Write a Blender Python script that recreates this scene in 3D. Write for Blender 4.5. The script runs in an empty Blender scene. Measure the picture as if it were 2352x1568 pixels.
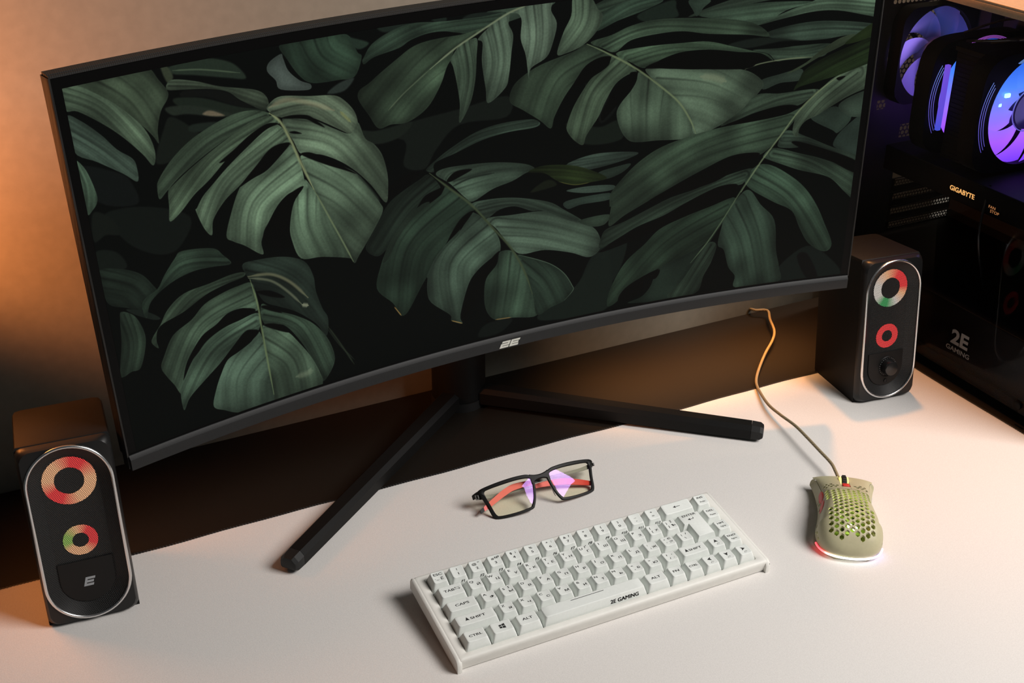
import bpy, bmesh, math, random
import numpy as np
from mathutils import Matrix, Vector

# ------------------------------------------------------------------ camera, world, lights, exposure
SC = bpy.context.scene
COL = SC.collection
MM = 0.001
RW = ((0.8948535421836445, -0.4463514514469085, 0.002742231321803075),
      (-0.20603512773496024, -0.4184972946216804, -0.8845391684564186),
      (0.39596295809156556, 0.790968012112735, -0.4664578648000318))
CAM_POS = (-483.72, -742.44, 752.58)
cam_data = bpy.data.cameras.new('camera')
cam_data.sensor_width = 36.0
cam_data.lens = 43.3204
cam_data.clip_start = 0.05
cam = bpy.data.objects.new('camera', cam_data)
COL.objects.link(cam)
rot = Matrix(((RW[0][0], -RW[1][0], -RW[2][0]), (RW[0][1], -RW[1][1], -RW[2][1]), (RW[0][2], -RW[1][2], -RW[2][2])))
cam.matrix_world = Matrix.Translation(Vector(CAM_POS) * MM) @ rot.to_4x4()
SC.camera = cam

world = bpy.data.worlds.new('world')
SC.world = world
world.use_nodes = True
world.node_tree.nodes['Background'].inputs['Color'].default_value = (0.85, 0.95, 1.0, 1)
world.node_tree.nodes['Background'].inputs['Strength'].default_value = 0.04

def aim(o, tgt):
    d = Vector(tgt) * MM - o.location
    o.rotation_euler = d.to_track_quat('-Z', 'Y').to_euler()

def area(name, loc, tgt, w, h, power, color, spread=180):
    l = bpy.data.lights.new(name, 'AREA')
    l.shape = 'RECTANGLE'; l.size = w * MM; l.size_y = h * MM; l.energy = power; l.color = color
    l.spread = math.radians(spread)
    o = bpy.data.objects.new(name, l); COL.objects.link(o)
    o.location = Vector(loc) * MM; aim(o, tgt)
    return o

def spot(name, loc, tgt, power, color, angle, blend, radius):
    l = bpy.data.lights.new(name, 'SPOT')
    l.energy = power; l.color = color; l.spot_size = math.radians(angle); l.spot_blend = blend
    l.shadow_soft_size = radius * MM
    o = bpy.data.objects.new(name, l); COL.objects.link(o)
    o.location = Vector(loc) * MM; aim(o, tgt)
    return o

def point(name, loc, power, color, radius, parent=None):
    l = bpy.data.lights.new(name, 'POINT')
    l.energy = power; l.color = color; l.shadow_soft_size = radius * MM
    o = bpy.data.objects.new(name, l); COL.objects.link(o)
    o.location = Vector(loc) * MM
    if parent: o.parent = parent
    return o

area('key_softbox', (900, -760, 1300), (120, 80, 0), 800, 800, 24.5, (1.0, 0.955, 0.915), 150)
spot('orange_wall_lamp', (-650, 350, 375), (-440, 470, 402), 15.5, (1.0, 0.30, 0.08), 100, 0.45, 40)
area('orange_monitor_backlight', (340, 368, 215), (340, 372, 0), 330, 80, .50, (1.0, 0.44, 0.13), 50)
area('orange_spill_fill', (-550, 400, 330), (-450, 290, 120), 120, 60, .11, (1.0, 0.30, 0.06), 70)  # added fill for the wall lamp's downward spill on desk and speaker
spot('orange_shelf_lamp', (585, 440, 900), (585, 190, 0), 18, (1.0, 0.38, 0.10), 58, 0.9, 20)
area('tower_rear_fill', (730, 456, 620), (730, 456, 0), 140, 16, .8, (1.0, .80, .6), 90)  # added fill, brightens the wall seen through the tower's rear holes

SC.view_settings.view_transform = 'Standard'
SC.view_settings.look = 'None'
SC.view_settings.exposure = 0.0
SC.view_settings.gamma = 1.0
SC.view_settings.use_curve_mapping = False

# ------------------------------------------------------------------ helpers
def link(o, parent=None):
    COL.objects.link(o)
    if parent: o.parent = parent
    return o

def mk(name, verts, faces, mat, parent=None, smooth=False, angle=None, label=None):
    me = bpy.data.meshes.new(name)
    me.from_pydata([(x * MM, y * MM, z * MM) for x, y, z in verts], [], faces)
    me.update()
    bm = bmesh.new(); bm.from_mesh(me)
    bmesh.ops.recalc_face_normals(bm, faces=bm.faces)
    if smooth:
        for f in bm.faces: f.smooth = True
        a = math.radians(angle if angle else 40)
        for e in bm.edges:
            if len(e.link_faces) == 2 and e.calc_face_angle(0) > a: e.smooth = False
    bm.to_mesh(me); bm.free()
    if mat: me.materials.append(mat)
    o = bpy.data.objects.new(name, me)
    if label: o['label'] = label
    return link(o, parent)

class MB:
    """collects shapes in millimetres"""
    def __init__(s): s.v = []; s.f = []
    def add(s, v, f, tf=None):
        n = len(s.v)
        s.v += [tf(*p) for p in v] if tf else [tuple(p) for p in v]
        s.f += [tuple(i + n for i in q) for q in f]
        return s
    def box(s, x0, x1, y0, y1, z0, z1, tf=None, bev=0):
        if bev:
            b = min(bev, (x1 - x0) / 2.01, (y1 - y0) / 2.01, (z1 - z0) / 2.01)
            bm = bmesh.new(); bmesh.ops.create_cube(bm, size=1)
            for v in bm.verts:
                v.co = Vector(((x0 + x1) / 2 + v.co.x * (x1 - x0), (y0 + y1) / 2 + v.co.y * (y1 - y0), (z0 + z1) / 2 + v.co.z * (z1 - z0)))
            bmesh.ops.bevel(bm, geom=list(bm.edges), offset=b, segments=3, profile=.5, affect='EDGES')
            bm.verts.index_update()
            s.add([tuple(v.co) for v in bm.verts], [tuple(v.index for v in f.verts) for f in bm.faces], tf); bm.free()
            return s
        v = [(x0, y0, z0), (x1, y0, z0), (x1, y1, z0), (x0, y1, z0), (x0, y0, z1), (x1, y0, z1), (x1, y1, z1), (x0, y1, z1)]
        return s.add(v, [(0, 3, 2, 1), (4, 5, 6, 7), (0, 1, 5, 4), (1, 2, 6, 5), (2, 3, 7, 6), (3, 0, 4, 7)], tf)
    def loft(s, rings, cap0=True, cap1=True, closed=True, tf=None):
        n = len(rings[0]); v = [p for r in rings for p in r]; f = []
        for i in range(len(rings) - 1):
            for j in range(n if closed else n - 1):
                k = (j + 1) % n
                f.append((i * n + j, i * n + k, (i + 1) * n + k, (i + 1) * n + j))
        if cap0: f.append(tuple(range(n - 1, -1, -1)))
        if cap1: f.append(tuple((len(rings) - 1) * n + j for j in range(n)))
        return s.add(v, f, tf)
    def prism(s, poly, z0, z1, tf=None):
        return s.loft([[(x, y, z0) for x, y in poly], [(x, y, z1) for x, y in poly]], tf=tf)
    def cyl(s, c, r, z0, z1, n=32, tf=None, r1=None):
        r1 = r if r1 is None else r1
        a = [(math.cos(2 * math.pi * i / n), math.sin(2 * math.pi * i / n)) for i in range(n)]
        return s.loft([[(c[0] + r * x, c[1] + r * y, z0) for x, y in a], [(c[0] + r1 * x, c[1] + r1 * y, z1) for x, y in a]], tf=tf)
    def tube(s, pts, r, n=10, closed=False, tf=None, flat=1.0):
        P = [Vector(p) for p in pts]; m = len(P); rings = []
        up = Vector((0, 0, 1)); prev = None
        for i in range(m):
            if closed: t = P[(i + 1) % m] - P[i - 1]
            else: t = P[min(i + 1, m - 1)] - P[max(i - 1, 0)]
            t.normalize()
            if prev is None:
                a = up.cross(t)
                if a.length < .1: a = Vector((1, 0, 0)).cross(t)
            else: a = prev - t * prev.dot(t)
            a.normalize(); prev = a; b = t.cross(a)
            rr = r[i] if isinstance(r, (list, tuple)) else r
            rings.append([tuple(P[i] + a * (rr * math.cos(2 * math.pi * k / n)) + b * (rr * flat * math.sin(2 * math.pi * k / n))) for k in range(n)])
        if closed: rings.append(rings[0])
        return s.loft(rings, not closed, not closed, tf=tf)
    def build(s, name, mat, parent=None, smooth=False, angle=None, label=None):
        return mk(name, s.v, s.f, mat, parent, smooth, angle, label)

def rrect(hx, hy, r, n=5, cx=0, cy=0, m=0):
    """rounded rectangle outline; m extra points on every straight side"""
    c = []
    r = min(r, hx * .999, hy * .999)
    for qx, qy, a0 in ((1, 1, 0), (-1, 1, 90), (-1, -1, 180), (1, -1, 270)):
        c.append([])
        for i in range(n + 1):
            a = math.radians(a0 + 90 * i / n)
            c[-1].append((cx + qx * (hx - r) + r * math.cos(a), cy + qy * (hy - r) + r * math.sin(a)))
    out = []
    for k in range(4):
        out += c[k]
        p, q = c[k][-1], c[(k + 1) % 4][0]
        out += [(p[0] + (q[0] - p[0]) * i / (m + 1), p[1] + (q[1] - p[1]) * i / (m + 1)) for i in range(1, m + 1)]
    return out

def spline3(pts, n=8, closed=False):
    p = np.asarray(pts, float); m = len(p); out = []
    for i in (range(m) if closed else range(m - 1)):
        if closed: a, b, c, d = p[i - 1], p[i], p[(i + 1) % m], p[(i + 2) % m]
        else: a, b, c, d = p[max(i - 1, 0)], p[i], p[i + 1], p[min(i + 2, m - 1)]
        for k in range(n):
            t = k / n
            out.append(tuple(.5 * ((2 * b) + (c - a) * t + (2 * a - 5 * b + 4 * c - d) * t * t + (-a + 3 * b - 3 * c + d) * t ** 3)))
    if not closed: out.append(tuple(p[-1]))
    return out

def empty(name, loc=(0, 0, 0), rotm=None, label=None, cat=None, group=None):
    o = bpy.data.objects.new(name, None)
    o.empty_display_size = .02
    COL.objects.link(o)
    m = Matrix.Translation(Vector(loc) * MM)
    if rotm is not None: m = m @ rotm.to_4x4()
    o.matrix_world = m
    tag(o, label, cat, group)
    return o

def tag(o, label=None, cat=None, group=None, kind=None):
    if label: o['label'] = label
    if cat: o['category'] = cat
    if group: o['group'] = group
    if kind: o['kind'] = kind
    return o

def srgb(r, g, b):
    f = lambda c: (c / 12.92 if c <= .04045 else ((c + .055) / 1.055) ** 2.4)
    return (f(r / 255), f(g / 255), f(b / 255), 1)

def pm(name, col, rough=.5, metal=0., spec=.5, emit=None, estr=0., coat=0., trans=0.):
    m = bpy.data.materials.new(name); m.use_nodes = True
    b = m.node_tree.nodes['Principled BSDF']
    b.inputs['Base Color'].default_value = col if len(col) == 4 else (*col, 1)
    b.inputs['Roughness'].default_value = rough
    b.inputs['Metallic'].default_value = metal
    b.inputs['Specular IOR Level'].default_value = spec
    b.inputs['Coat Weight'].default_value = coat
    b.inputs['Transmission Weight'].default_value = trans
    if emit:
        b.inputs['Emission Color'].default_value = emit if len(emit) == 4 else (*emit, 1)
        b.inputs['Emission Strength'].default_value = estr
    return m

class NT:
    """tiny node helper"""
    def __init__(s, m): s.t = m.node_tree; s.n = s.t.nodes; s.l = s.t.links
    def new(s, typ, **kw):
        n = s.n.new(typ)
        for k, v in kw.items(): setattr(n, k, v)
        return n
    def math(s, op, a, b=None, c=None):
        n = s.n.new('ShaderNodeMath'); n.operation = op
        for i, x in enumerate((a, b, c)):
            if x is None: continue
            if isinstance(x, (int, float)): n.inputs[i].default_value = x
            else: s.l.new(x, n.inputs[i])
        return n.outputs[0]
    def ramp(s, fac, stops, interp='LINEAR'):
        n = s.n.new('ShaderNodeValToRGB'); cr = n.color_ramp; cr.interpolation = interp
        while len(cr.elements) < len(stops): cr.elements.new(.5)
        for e, (p, c) in zip(cr.elements, stops): e.position = p; e.color = c if len(c) == 4 else (*c, 1)
        s.l.new(fac, n.inputs[0]); return n.outputs[0]
    def bsdf(s): return s.n['Principled BSDF']
    def out(s): return s.n['Material Output']
    def coord(s, kind='Object'): return s.n.new('ShaderNodeTexCoord').outputs[kind]
    def noise(s, vec, scale, detail=3, rough=.5):
        n = s.n.new('ShaderNodeTexNoise'); n.inputs['Scale'].default_value = scale
        n.inputs['Detail'].default_value = detail; n.inputs['Roughness'].default_value = rough
        s.l.new(vec, n.inputs['Vector']); return n.outputs['Fac']
    def bump(s, h, strength=.2, dist=.001):
        n = s.n.new('ShaderNodeBump'); n.inputs['Strength'].default_value = strength; n.inputs['Distance'].default_value = dist
        s.l.new(h, n.inputs['Height']); s.l.new(n.outputs[0], s.bsdf().inputs['Normal'])
    def hexdots(s, vec, axes, pitch, r, soft=.15):
        """1 inside round holes on a staggered grid (object metres)"""
        sep = s.n.new('ShaderNodeSeparateXYZ'); s.l.new(vec, sep.inputs[0])
        x = s.math('DIVIDE', sep.outputs[axes[0]], pitch * MM); y = s.math('DIVIDE', sep.outputs[axes[1]], pitch * MM * 1.7320508)
        def cell(ox):
            fx = s.math('SUBTRACT', s.math('FRACT', s.math('ADD', x, ox + 500.)), .5)
            fy = s.math('MULTIPLY', s.math('SUBTRACT', s.math('FRACT', s.math('ADD', y, ox + 500.)), .5), 1.7320508)
            return s.math('SQRT', s.math('ADD', s.math('MULTIPLY', fx, fx), s.math('MULTIPLY', fy, fy)))
        d = s.math('MINIMUM', cell(0.), cell(.5))
        n = s.n.new('ShaderNodeMapRange'); n.inputs['From Min'].default_value = r / pitch * (1 + soft); n.inputs['From Max'].default_value = r / pitch * (1 - soft)
        s.l.new(d, n.inputs['Value']); return n.outputs[0]

def grain(m, scale, amount, bump=0., bdist=.0005, col=None):
    """fine procedural variation of colour / relief"""
    n = NT(m); b = n.bsdf(); f = n.noise(n.coord(), scale)
    base = list(b.inputs['Base Color'].default_value)
    lo = [c * (1 - amount) for c in base[:3]] + [1]; hi = [min(1, c * (1 + amount)) for c in base[:3]] + [1]
    n.l.new(n.ramp(f, [(.3, lo), (.7, hi)]), b.inputs['Base Color'])
    if bump: n.bump(f, bump, bdist)
    return m

FONT_CACHE = {}
def text_geo(txt, size, bold=0., sx=1.0, shear=0., off=0.):
    """(verts, faces) of a string, centred on x, baseline y=0, in mm; bold = stroke thickening in mm"""
    key = (txt, size, bold, sx, shear, off)
    if key in FONT_CACHE: return FONT_CACHE[key]
    cu = bpy.data.curves.new('t', 'FONT'); cu.body = txt; cu.size = size; cu.align_x = 'CENTER'
    cu.shear = shear; cu.offset = off; cu.resolution_u = 3; cu.fill_mode = 'FRONT'; cu.dimensions = '2D'
    o = bpy.data.objects.new('t', cu); COL.objects.link(o)
    dg = bpy.context.evaluated_depsgraph_get()
    me = bpy.data.meshes.new_from_object(o.evaluated_get(dg))
    v0 = [(p.co.x * sx, p.co.y) for p in me.vertices]; f0 = [tuple(p.vertices) for p in me.polygons]
    bpy.data.objects.remove(o); bpy.data.meshes.remove(me); bpy.data.curves.remove(cu)
    v = []; f = []
    for dx, dy in (((-1, -.7), (1, -.7), (1, .7), (-1, .7)) if bold else ((0, 0),)):
        k = len(v); v += [(x + dx * bold, y + dy * bold) for x, y in v0]; f += [tuple(i + k for i in q) for q in f0]
    FONT_CACHE[key] = (v, f)
    return v, f

def logo_quads(kind, w=10., h=7.5, slant=.45, gap=1.0):
    k = h / 8.
    two = [(0, 10, 0, 2.1), (0, 2.3, 2.1, 5.05), (2.3, 10, 2.95, 5.05), (7.7, 10, 5.05, 5.9), (.6, 10, 5.9, 8)]
    e = [(0, 2.4, 0, 8), (2.4, 10, 0, 2.1), (2.4, 9.2, 2.95, 5.05), (2.4, 10, 5.9, 8)]
    out = []
    def put(q, ox):
        for x0, x1, y0, y1 in q:
            out.append([((x * w / 10 + ox + slant * (y - 4) * k), (y - 4) * k) for x, y in ((x0, y0), (x1, y0), (x1, y1), (x0, y1))])
    if kind == '2E': put(two, -w - gap / 2); put(e, gap / 2)
    else: put(e, -w / 2)
    return out

# ------------------------------------------------------------------ wallpaper shown on the monitor: outlines in quarter millimetres of the lit panel
LEAVES = [
('L',(50,70,58),[1900,1260,2200,1300,2500,1310,2700,1345,2300,1380,2000,1330],[1920,1270,2300,1330,2690,1345],1),
('L',(56,76,64),[2350,1225,2700,1260,3000,1262,3200,1290,3200,1330,2900,1318,2600,1290],[3180,1300,2800,1280,2380,1230],1),
('L',(44,60,52),[2700,1330,3000,1325,3200,1345,3200,1400,2900,1390],[2720,1335,3000,1350,3190,1370],1),
('L',(48,66,56),[1500,1285,1640,1300,1800,1345,1650,1390,1520,1340],0,1),
('D',(17,24,21),[58,911,198,895,338,819,285,722,213,714,130,768,80,840],0,1),
('D',(20,27,23),[17,923,72,889,91,827,44,837,2,826],0,1),
('D',(20,28,24),[0,789,67,768,91,703,-6,715],0,1),
('D',(22,30,25),[329,1177,400,1117,421,1076,345,1057,309,1029,252,1039,296,1140],0,1),
('D',(16,22,21),[-1,1086,119,1037,159,994,167,914,42,954],0,1),
('D',(20,28,24),[1006,964,1198,982,1398,996,1596,1014,1589,933,1395,936,1296,857,1244,790,1161,817,1168,917],0,1),
('D',(26,36,30),[969,996,1068,972,1203,981,1148,931,1044,927],0,1),
('D',(22,32,26),[1840,867,1981,830,2065,845,2084,766,1925,768],0,1),
('D',(14,19,17),[1922,1017,2057,915,1992,844,1968,927],0,1),
('D',(20,30,26),[1961,269,2050,288,2121,305,2083,166,2001,71,1965,3,1844,5,1843,111,1903,159],0,1),
('D',(19,28,25),[2855,1,2848,73,2969,159,3073,102,3142,-9],0,1),
('D',(10,12,12),[2930,113,2979,120,3042,-4,2985,3],0,1),
('D',(16,23,20),[1441,11,1478,62,1596,57,1535,5],0,1),
('D',(22,33,28),[1715,47,1871,129,1982,271,2029,316,2042,13,1775,8],0,1),
('D',(30,42,34),[347,1235,443,1217,559,1164,662,1129,586,1126,474,1155,368,1200],0,1),
('D',(38,50,42),[316,1211,412,1197,542,1140,495,1141,386,1174,334,1181],0,1),
('D',(120,118,98),[435,1163,463,1170,510,1143,469,1149],0,1),
('D',(30,42,36),[394,1136,484,1125,426,1106,382,1116],0,1),
('L',(52,68,55),[-5,1349,93,1350,239,1344,283,1347,306,1308,330,1265,326,1239,297,1202,277,1145,273,1099,258,1127,226,1172,157,1246,86,1312,43,1346],[94,1356,202,1257,272,1106],0.8),
('L',(70,92,76),[-6,1345,35,1349,86,1316,159,1254,226,1172,251,1111,255,1060,241,1030,214,1075,160,1146,106,1202,34,1261,-3,1272,-7,1324],[-7,1333,115,1247,243,1041],1.0),
('L',(52,70,62),[-5,1252,36,1231,92,1171,133,1113,177,1071,187,1037,181,989,139,1027,63,1087,-3,1138],[-11,1221,84,1129,180,1012],0.6),
('L',(62,86,72),[-7,1109,22,1071,40,990,37,955,18,933,-3,926,-10,1018],[-7,1100,11,1016,-2,930],1.0),
('D',(40,56,46),[342,1339,458,1347,544,1322,585,1288,600,1252,536,1267,428,1297,356,1315],0,1),
('S',(70,90,72),[357,1326,452,1311,583,1275],5,0.7),
('D',(58,72,56),[319,1348,339,1346,356,1306,334,1290],0,1),
('L',(66,84,70),[328,1269,348,1297,425,1278,510,1243,626,1209,666,1176,667,1133,631,1142,571,1184,530,1221,465,1243,386,1257],[337,1280,487,1241,665,1151],1.0),
('D',(14,18,16),[385,1253,464,1241,530,1219,571,1182,618,1149,555,1167,461,1216,374,1236],0,1),
('L',(36,54,44),[736,1345,856,1347,951,1343,989,1330,1013,1272,1028,1251,996,1187,936,1185,840,1191,795,1222,755,1288],[857,1351,887,1274,987,1202],0.5),
('L',(60,74,71),[734,1312,689,1291,679,1262,705,1226,720,1191,818,1171,830,1189,793,1209,755,1250,741,1295],0,1.0),
('D',(46,60,56),[888,1145,935,1174,993,1182,952,1143],0,1),
('D',(40,60,50),[970,1338,998,1324,1059,1296,1014,1281],0,1),
('D',(30,44,38),[1098,1349,1216,1341,1225,1331,1125,1323],0,1),
('D',(28,42,36),[1302,1345,1357,1344,1356,1328,1321,1331],0,1),
('D',(26,38,33),[1427,1325,1469,1343,1577,1332,1576,1320],0,1),
('L',(50,72,60),[1989,1280,2106,1316,2242,1302,2162,1270,2054,1243,1963,1214],[2236,1302,2107,1281,1968,1218],1.0),
('D',(28,42,35),[2140,1258,2280,1298,2298,1266,2305,1231,2218,1230,2163,1228],0,1),
('L',(48,68,58),[2351,1291,2442,1282,2414,1255,2388,1225,2370,1249],0,1.0),
('L',(60,84,70),[2394,1227,2491,1248,2657,1253,2824,1245,2880,1236,2771,1213,2664,1165,2551,1191],[2880,1237,2658,1233,2410,1225],1.0),
('L',(66,90,75),[2659,1166,2772,1208,2880,1240,2934,1251,3213,1237,3226,1148,3134,1164,2996,1195,2884,1198,2747,1179],[3164,1194,2909,1222,2664,1165],1.0),
('L',(46,64,55),[2701,1134,2833,1156,2973,1156,3173,1125,3181,1071,3065,1091,2953,1083,2840,1086,2714,1109],[3148,1105,2949,1126,2708,1120],1.0),
('D',(24,34,29),[2530,1098,2669,1113,2840,1087,2756,1090,2616,1076],0,1),
('L',(52,72,60),[2639,1066,2758,1063,2842,1066,2984,1062,2971,1028,2934,1010,2792,1011,2746,1011,2709,1044],[2979,1054,2845,1039,2646,1060],1.0),
('S',(95,112,88),[2612,990,2679,1007,2791,1015,2905,1014],5,0.8),
('L',(44,60,52),[2685,936,2769,955,2853,969,2872,951,2858,920,2772,917,2700,897],0,1.0),
('L',(70,92,77),[1870,1360,1939,1343,1967,1301,1992,1265,1963,1209,1909,1166,1839,1144,1802,1147,1828,1225,1860,1285],[1907,1352,1898,1251,1807,1149],1.0),
('L',(46,63,51),[1934,1168,1866,1146,1732,1114,1651,1076,1612,1037,1606,987,1659,948,1730,895,1775,856,1791,901,1829,968,1873,1024,1921,1084,1976,1107,2030,1110],[2002,1129,1812,1053,1730,885],0.8),
('L',(61,81,66),[2036,1110,2020,1076,1988,1054,1949,1034,1917,997,1873,931,1846,866,1845,835,1874,793,1914,766,1930,805,1980,873,2007,927,2050,995,2104,1027,2143,1029,2097,1082],[2075,1084,1950,972,1891,784],1.0),
('L',(64,85,71),[2149,1031,2141,998,2118,960,2074,913,2058,872,2077,805,2113,756,2159,741,2239,737,2355,727,2412,743,2386,801,2335,879,2264,946,2194,1002],[2194,1008,2188,881,2193,739],1.0),
('L',(68,89,75),[2176,1038,2264,946,2335,879,2386,801,2412,740,2515,763,2609,819,2678,883,2699,919,2672,954,2612,987,2509,1006,2396,1013,2283,1028],[2228,998,2456,950,2635,855],1.0),
('L',(53,74,59),[2049,1118,2167,1129,2333,1126,2445,1120,2559,1087,2663,1056,2709,1041,2735,1012,2675,1050,2578,1064,2447,1087,2335,1090,2252,1073,2176,1044,2114,1074],[2102,1086,2334,1108,2722,1029],1.0),
('L',(57,79,64),[1942,1174,2028,1191,2109,1217,2218,1230,2383,1219,2551,1196,2653,1166,2708,1115,2612,1130,2443,1150,2331,1172,2220,1173,2111,1161,2046,1123,1991,1145],[1991,1150,2219,1202,2690,1132],1.0),
('S',(120,132,108),[2420,981,2483,969,2530,950],26,0.35),
('S',(92,112,84),[1926,1169,2030,1113,2148,1039,2264,946,2335,879,2386,801,2412,743],7,0.85),
('D',(9,11,10),[2028,1107,1976,1109,1921,1081,1873,1019,1900,1012,1960,1043,2009,1072],0,1),
('D',(9,11,10),[2144,1030,2115,1034,2102,1014,2061,988,2023,941,1991,882,1997,854,2030,882,2074,923,2117,965,2136,999],0,1),
('D',(9,11,10),[2176,1044,2253,1071,2335,1087,2447,1086,2578,1063,2710,1030,2667,1013,2612,992,2396,1014,2282,1031],0,1),
('L',(46,66,55),[1608,1329,1499,1326,1346,1330,1226,1340,1140,1323,1069,1290,1036,1249,1029,1237,1036,1224,1075,1243,1171,1260,1217,1281,1284,1295,1354,1293,1423,1275,1508,1284],[1576,1320,1270,1315,1039,1235],1.0),
('L',(48,66,53),[1508,1284,1423,1273,1343,1272,1267,1267,1215,1253,1163,1224,1095,1184,1048,1154,1008,1133,1003,1100,1038,1036,1071,981,1121,986,1188,983,1268,1023,1324,1097,1353,1161,1373,1189,1392,1227,1445,1248],[1471,1268,1260,1156,1080,994],1.1),
('L',(59,79,66),[1371,1189,1413,1240,1445,1248,1478,1248,1474,1186,1465,1094,1441,1009,1395,942,1399,1016,1391,1091,1379,1157],[1424,1246,1439,1108,1398,950],1.0),
('L',(66,86,74),[1482,1248,1539,1292,1603,1324,1608,1301,1606,1283,1623,1242,1615,1180,1603,1093,1586,1046,1515,999,1506,1058,1494,1159,1499,1230],[1539,1292,1562,1149,1520,1006],1.0),
('L',(77,99,86),[1618,1326,1697,1351,1781,1356,1778,1314,1801,1263,1786,1196,1759,1141,1694,1107,1684,1069,1673,1157,1653,1224,1658,1290,1644,1318],[1707,1346,1716,1215,1685,1076],1.0),
('L',(59,81,68),[1572,1348,1686,1350,1613,1328],0,1.0),
('S',(104,122,100),[1697,1348,1603,1324,1497,1276,1392,1227,1286,1164],7,0.85),
('S',(74,92,74),[1286,1164,1179,1093,1114,1041],5,0.7),
('D',(9,11,10),[1211,1266,1268,1290,1334,1294,1420,1276,1359,1276,1293,1274,1232,1269],0,1),
('L',(26,37,31),[1261,762,1218,750,1119,704,1074,667,1020,589,982,523,1027,479,1078,510,1143,587,1211,636,1256,668,1306,695],[1282,737,1147,650,1030,511],0.7),
('D',(9,11,10),[1225,778,1178,785,1090,747,1087,699,1163,731],0,1),
('L',(41,57,49),[1280,769,1287,804,1374,827,1484,858,1593,871,1702,871,1730,885,1692,907,1566,911,1458,894,1348,847,1293,816,1249,784],[1713,890,1457,874,1265,786],1.0),
('L',(34,50,41),[1323,700,1305,671,1221,631,1143,587,1072,501,1040,443,1014,344,1076,264,1095,218,1110,198,1140,212,1202,305,1251,373,1299,440,1352,506,1427,567,1439,603],[1386,646,1158,490,1096,224],1.0),
('L',(53,72,62),[1438,570,1380,505,1311,454,1264,409,1232,343,1225,270,1242,219,1318,146,1323,118,1371,92,1364,134,1404,260,1446,314,1504,353,1548,375,1536,455],[1503,507,1329,371,1340,117],1.0),
('D',(9,11,10),[1548,377,1522,366,1474,319,1415,266,1405,254,1369,115,1423,155,1476,201,1476,266,1526,325],0,1),
('L',(45,64,53),[1548,375,1532,323,1484,270,1472,197,1480,123,1519,71,1596,62,1709,47,1692,144,1658,254,1613,358],[1596,361,1576,213,1549,69],1.0),
('L',(33,48,40),[1619,345,1694,314,1775,270,1834,216,1870,154,1875,128,1835,88,1775,70,1709,49,1692,144,1658,254],[1647,315,1746,205,1805,88],1.0),
('S',(70,92,78),[1630,342,1694,314,1775,270,1834,216,1870,154,1875,128,1835,88],3,0.8),
('L',(67,89,77),[1493,531,1605,525,1747,514,1834,477,1951,412,1993,358,1998,297,1947,268,1864,305,1746,341,1648,343,1602,377,1536,477],[1536,488,1747,428,1981,324],1.0),
('L',(53,72,62),[1434,609,1523,610,1635,592,1765,550,1834,503,1921,435,1863,449,1747,513,1690,525,1617,559,1550,558,1493,532,1455,572],[1461,587,1634,575,1892,446],1.0),
('L',(57,77,66),[1288,757,1327,775,1435,770,1555,756,1665,729,1706,701,1664,690,1608,668,1524,651,1440,616,1407,637,1345,708],[1362,716,1526,726,1692,707],1.0),
('D',(9,11,10),[1332,724,1358,748,1391,755,1439,749,1389,729,1345,716],0,1),
('S',(20,28,24),[1350,694,1432,715,1531,716],7,0.8),
('D',(9,11,10),[1322,701,1296,698,1241,682,1212,651,1204,632,1249,643,1300,670],0,1),
('L',(38,53,45),[1381,522,1340,481,1299,446,1254,389,1227,345,1237,336,1269,397,1316,447,1368,486],0,1.0),
('L',(29,41,34),[1223,649,1144,597,1079,521,1047,452,1069,457,1118,533,1176,595,1255,647],0,1.0),
('D',(9,11,10),[1436,572,1410,571,1370,541,1325,473,1380,511],0,1),
('S',(52,66,48),[1262,768,1323,708,1428,605,1519,486,1602,372,1658,254,1689,151],9,0.9),
('S',(150,125,70),[1081,246,1108,200],4,0.7),
('S',(150,125,70),[1323,118,1371,93],4,0.7),
('S',(150,120,70),[1519,72,1590,65],4,0.6),
('L',(57,77,69),[1842,584,1939,587,2052,573,2041,552,1928,559],0,1.0),
('L',(43,60,53),[1842,539,2032,542,2033,512,1911,512,1850,503],0,1.0),
('L',(48,65,58),[1841,694,1954,720,2080,712,2161,694,2070,669,1927,659],[1841,695,1983,694,2149,696],1.0),
('L',(34,48,41),[1984,638,2070,652,2128,654,2088,621,2014,605],0,1.0),
('L',(40,55,46),[1900,442,2034,447,2018,406,1959,405],0,1.0),
('L',(28,40,21),[1676,693,1749,708,1890,681,2022,611,1948,602,1879,602,1805,632,1748,675],[1681,692,1833,666,2022,609],0.6),
('D',(22,30,20),[1686,607,1737,639,1776,642,1799,616,1731,606],0,1),
('S',(75,80,40),[1810,628,1879,603,1948,602],3,0.7),
('L',(38,53,46),[2928,749,3028,691,3059,677,3110,741,3034,793,2978,775],0,1.0),
('L',(33,46,41),[3041,632,3086,697,3195,756,3222,557,3163,551,3068,601],0,1.0),
('L',(43,58,50),[3045,792,3098,832,3183,847,3195,756,3110,741],0,1.0),
('L',(48,65,54),[2673,878,2777,873,2891,878,2949,873,2923,850,2863,813,2753,814,2668,801,2583,775,2521,763,2609,819],[2921,864,2751,842,2537,772],1.0),
('D',(9,11,10),[2864,808,2811,821,2725,812,2640,788,2544,763,2700,764,2815,780],0,1),
('L',(46,64,52),[2888,801,2815,780,2700,767,2527,756,2412,740,2264,707,2162,655,2089,593,2041,538,2037,482,2043,475,2036,392,2105,429,2216,478,2337,532,2451,579,2566,622,2653,629,2713,615,2795,681],[2831,734,2417,658,2040,452],1.1),
('L',(43,60,50),[2683,558,2543,535,2427,498,2310,475,2217,442,2106,402,2024,381,2001,344,1997,298,2079,330,2166,368,2284,399,2371,436,2458,470,2546,496,2623,489,2652,503],[2650,533,2341,452,2008,319],1.0),
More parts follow.
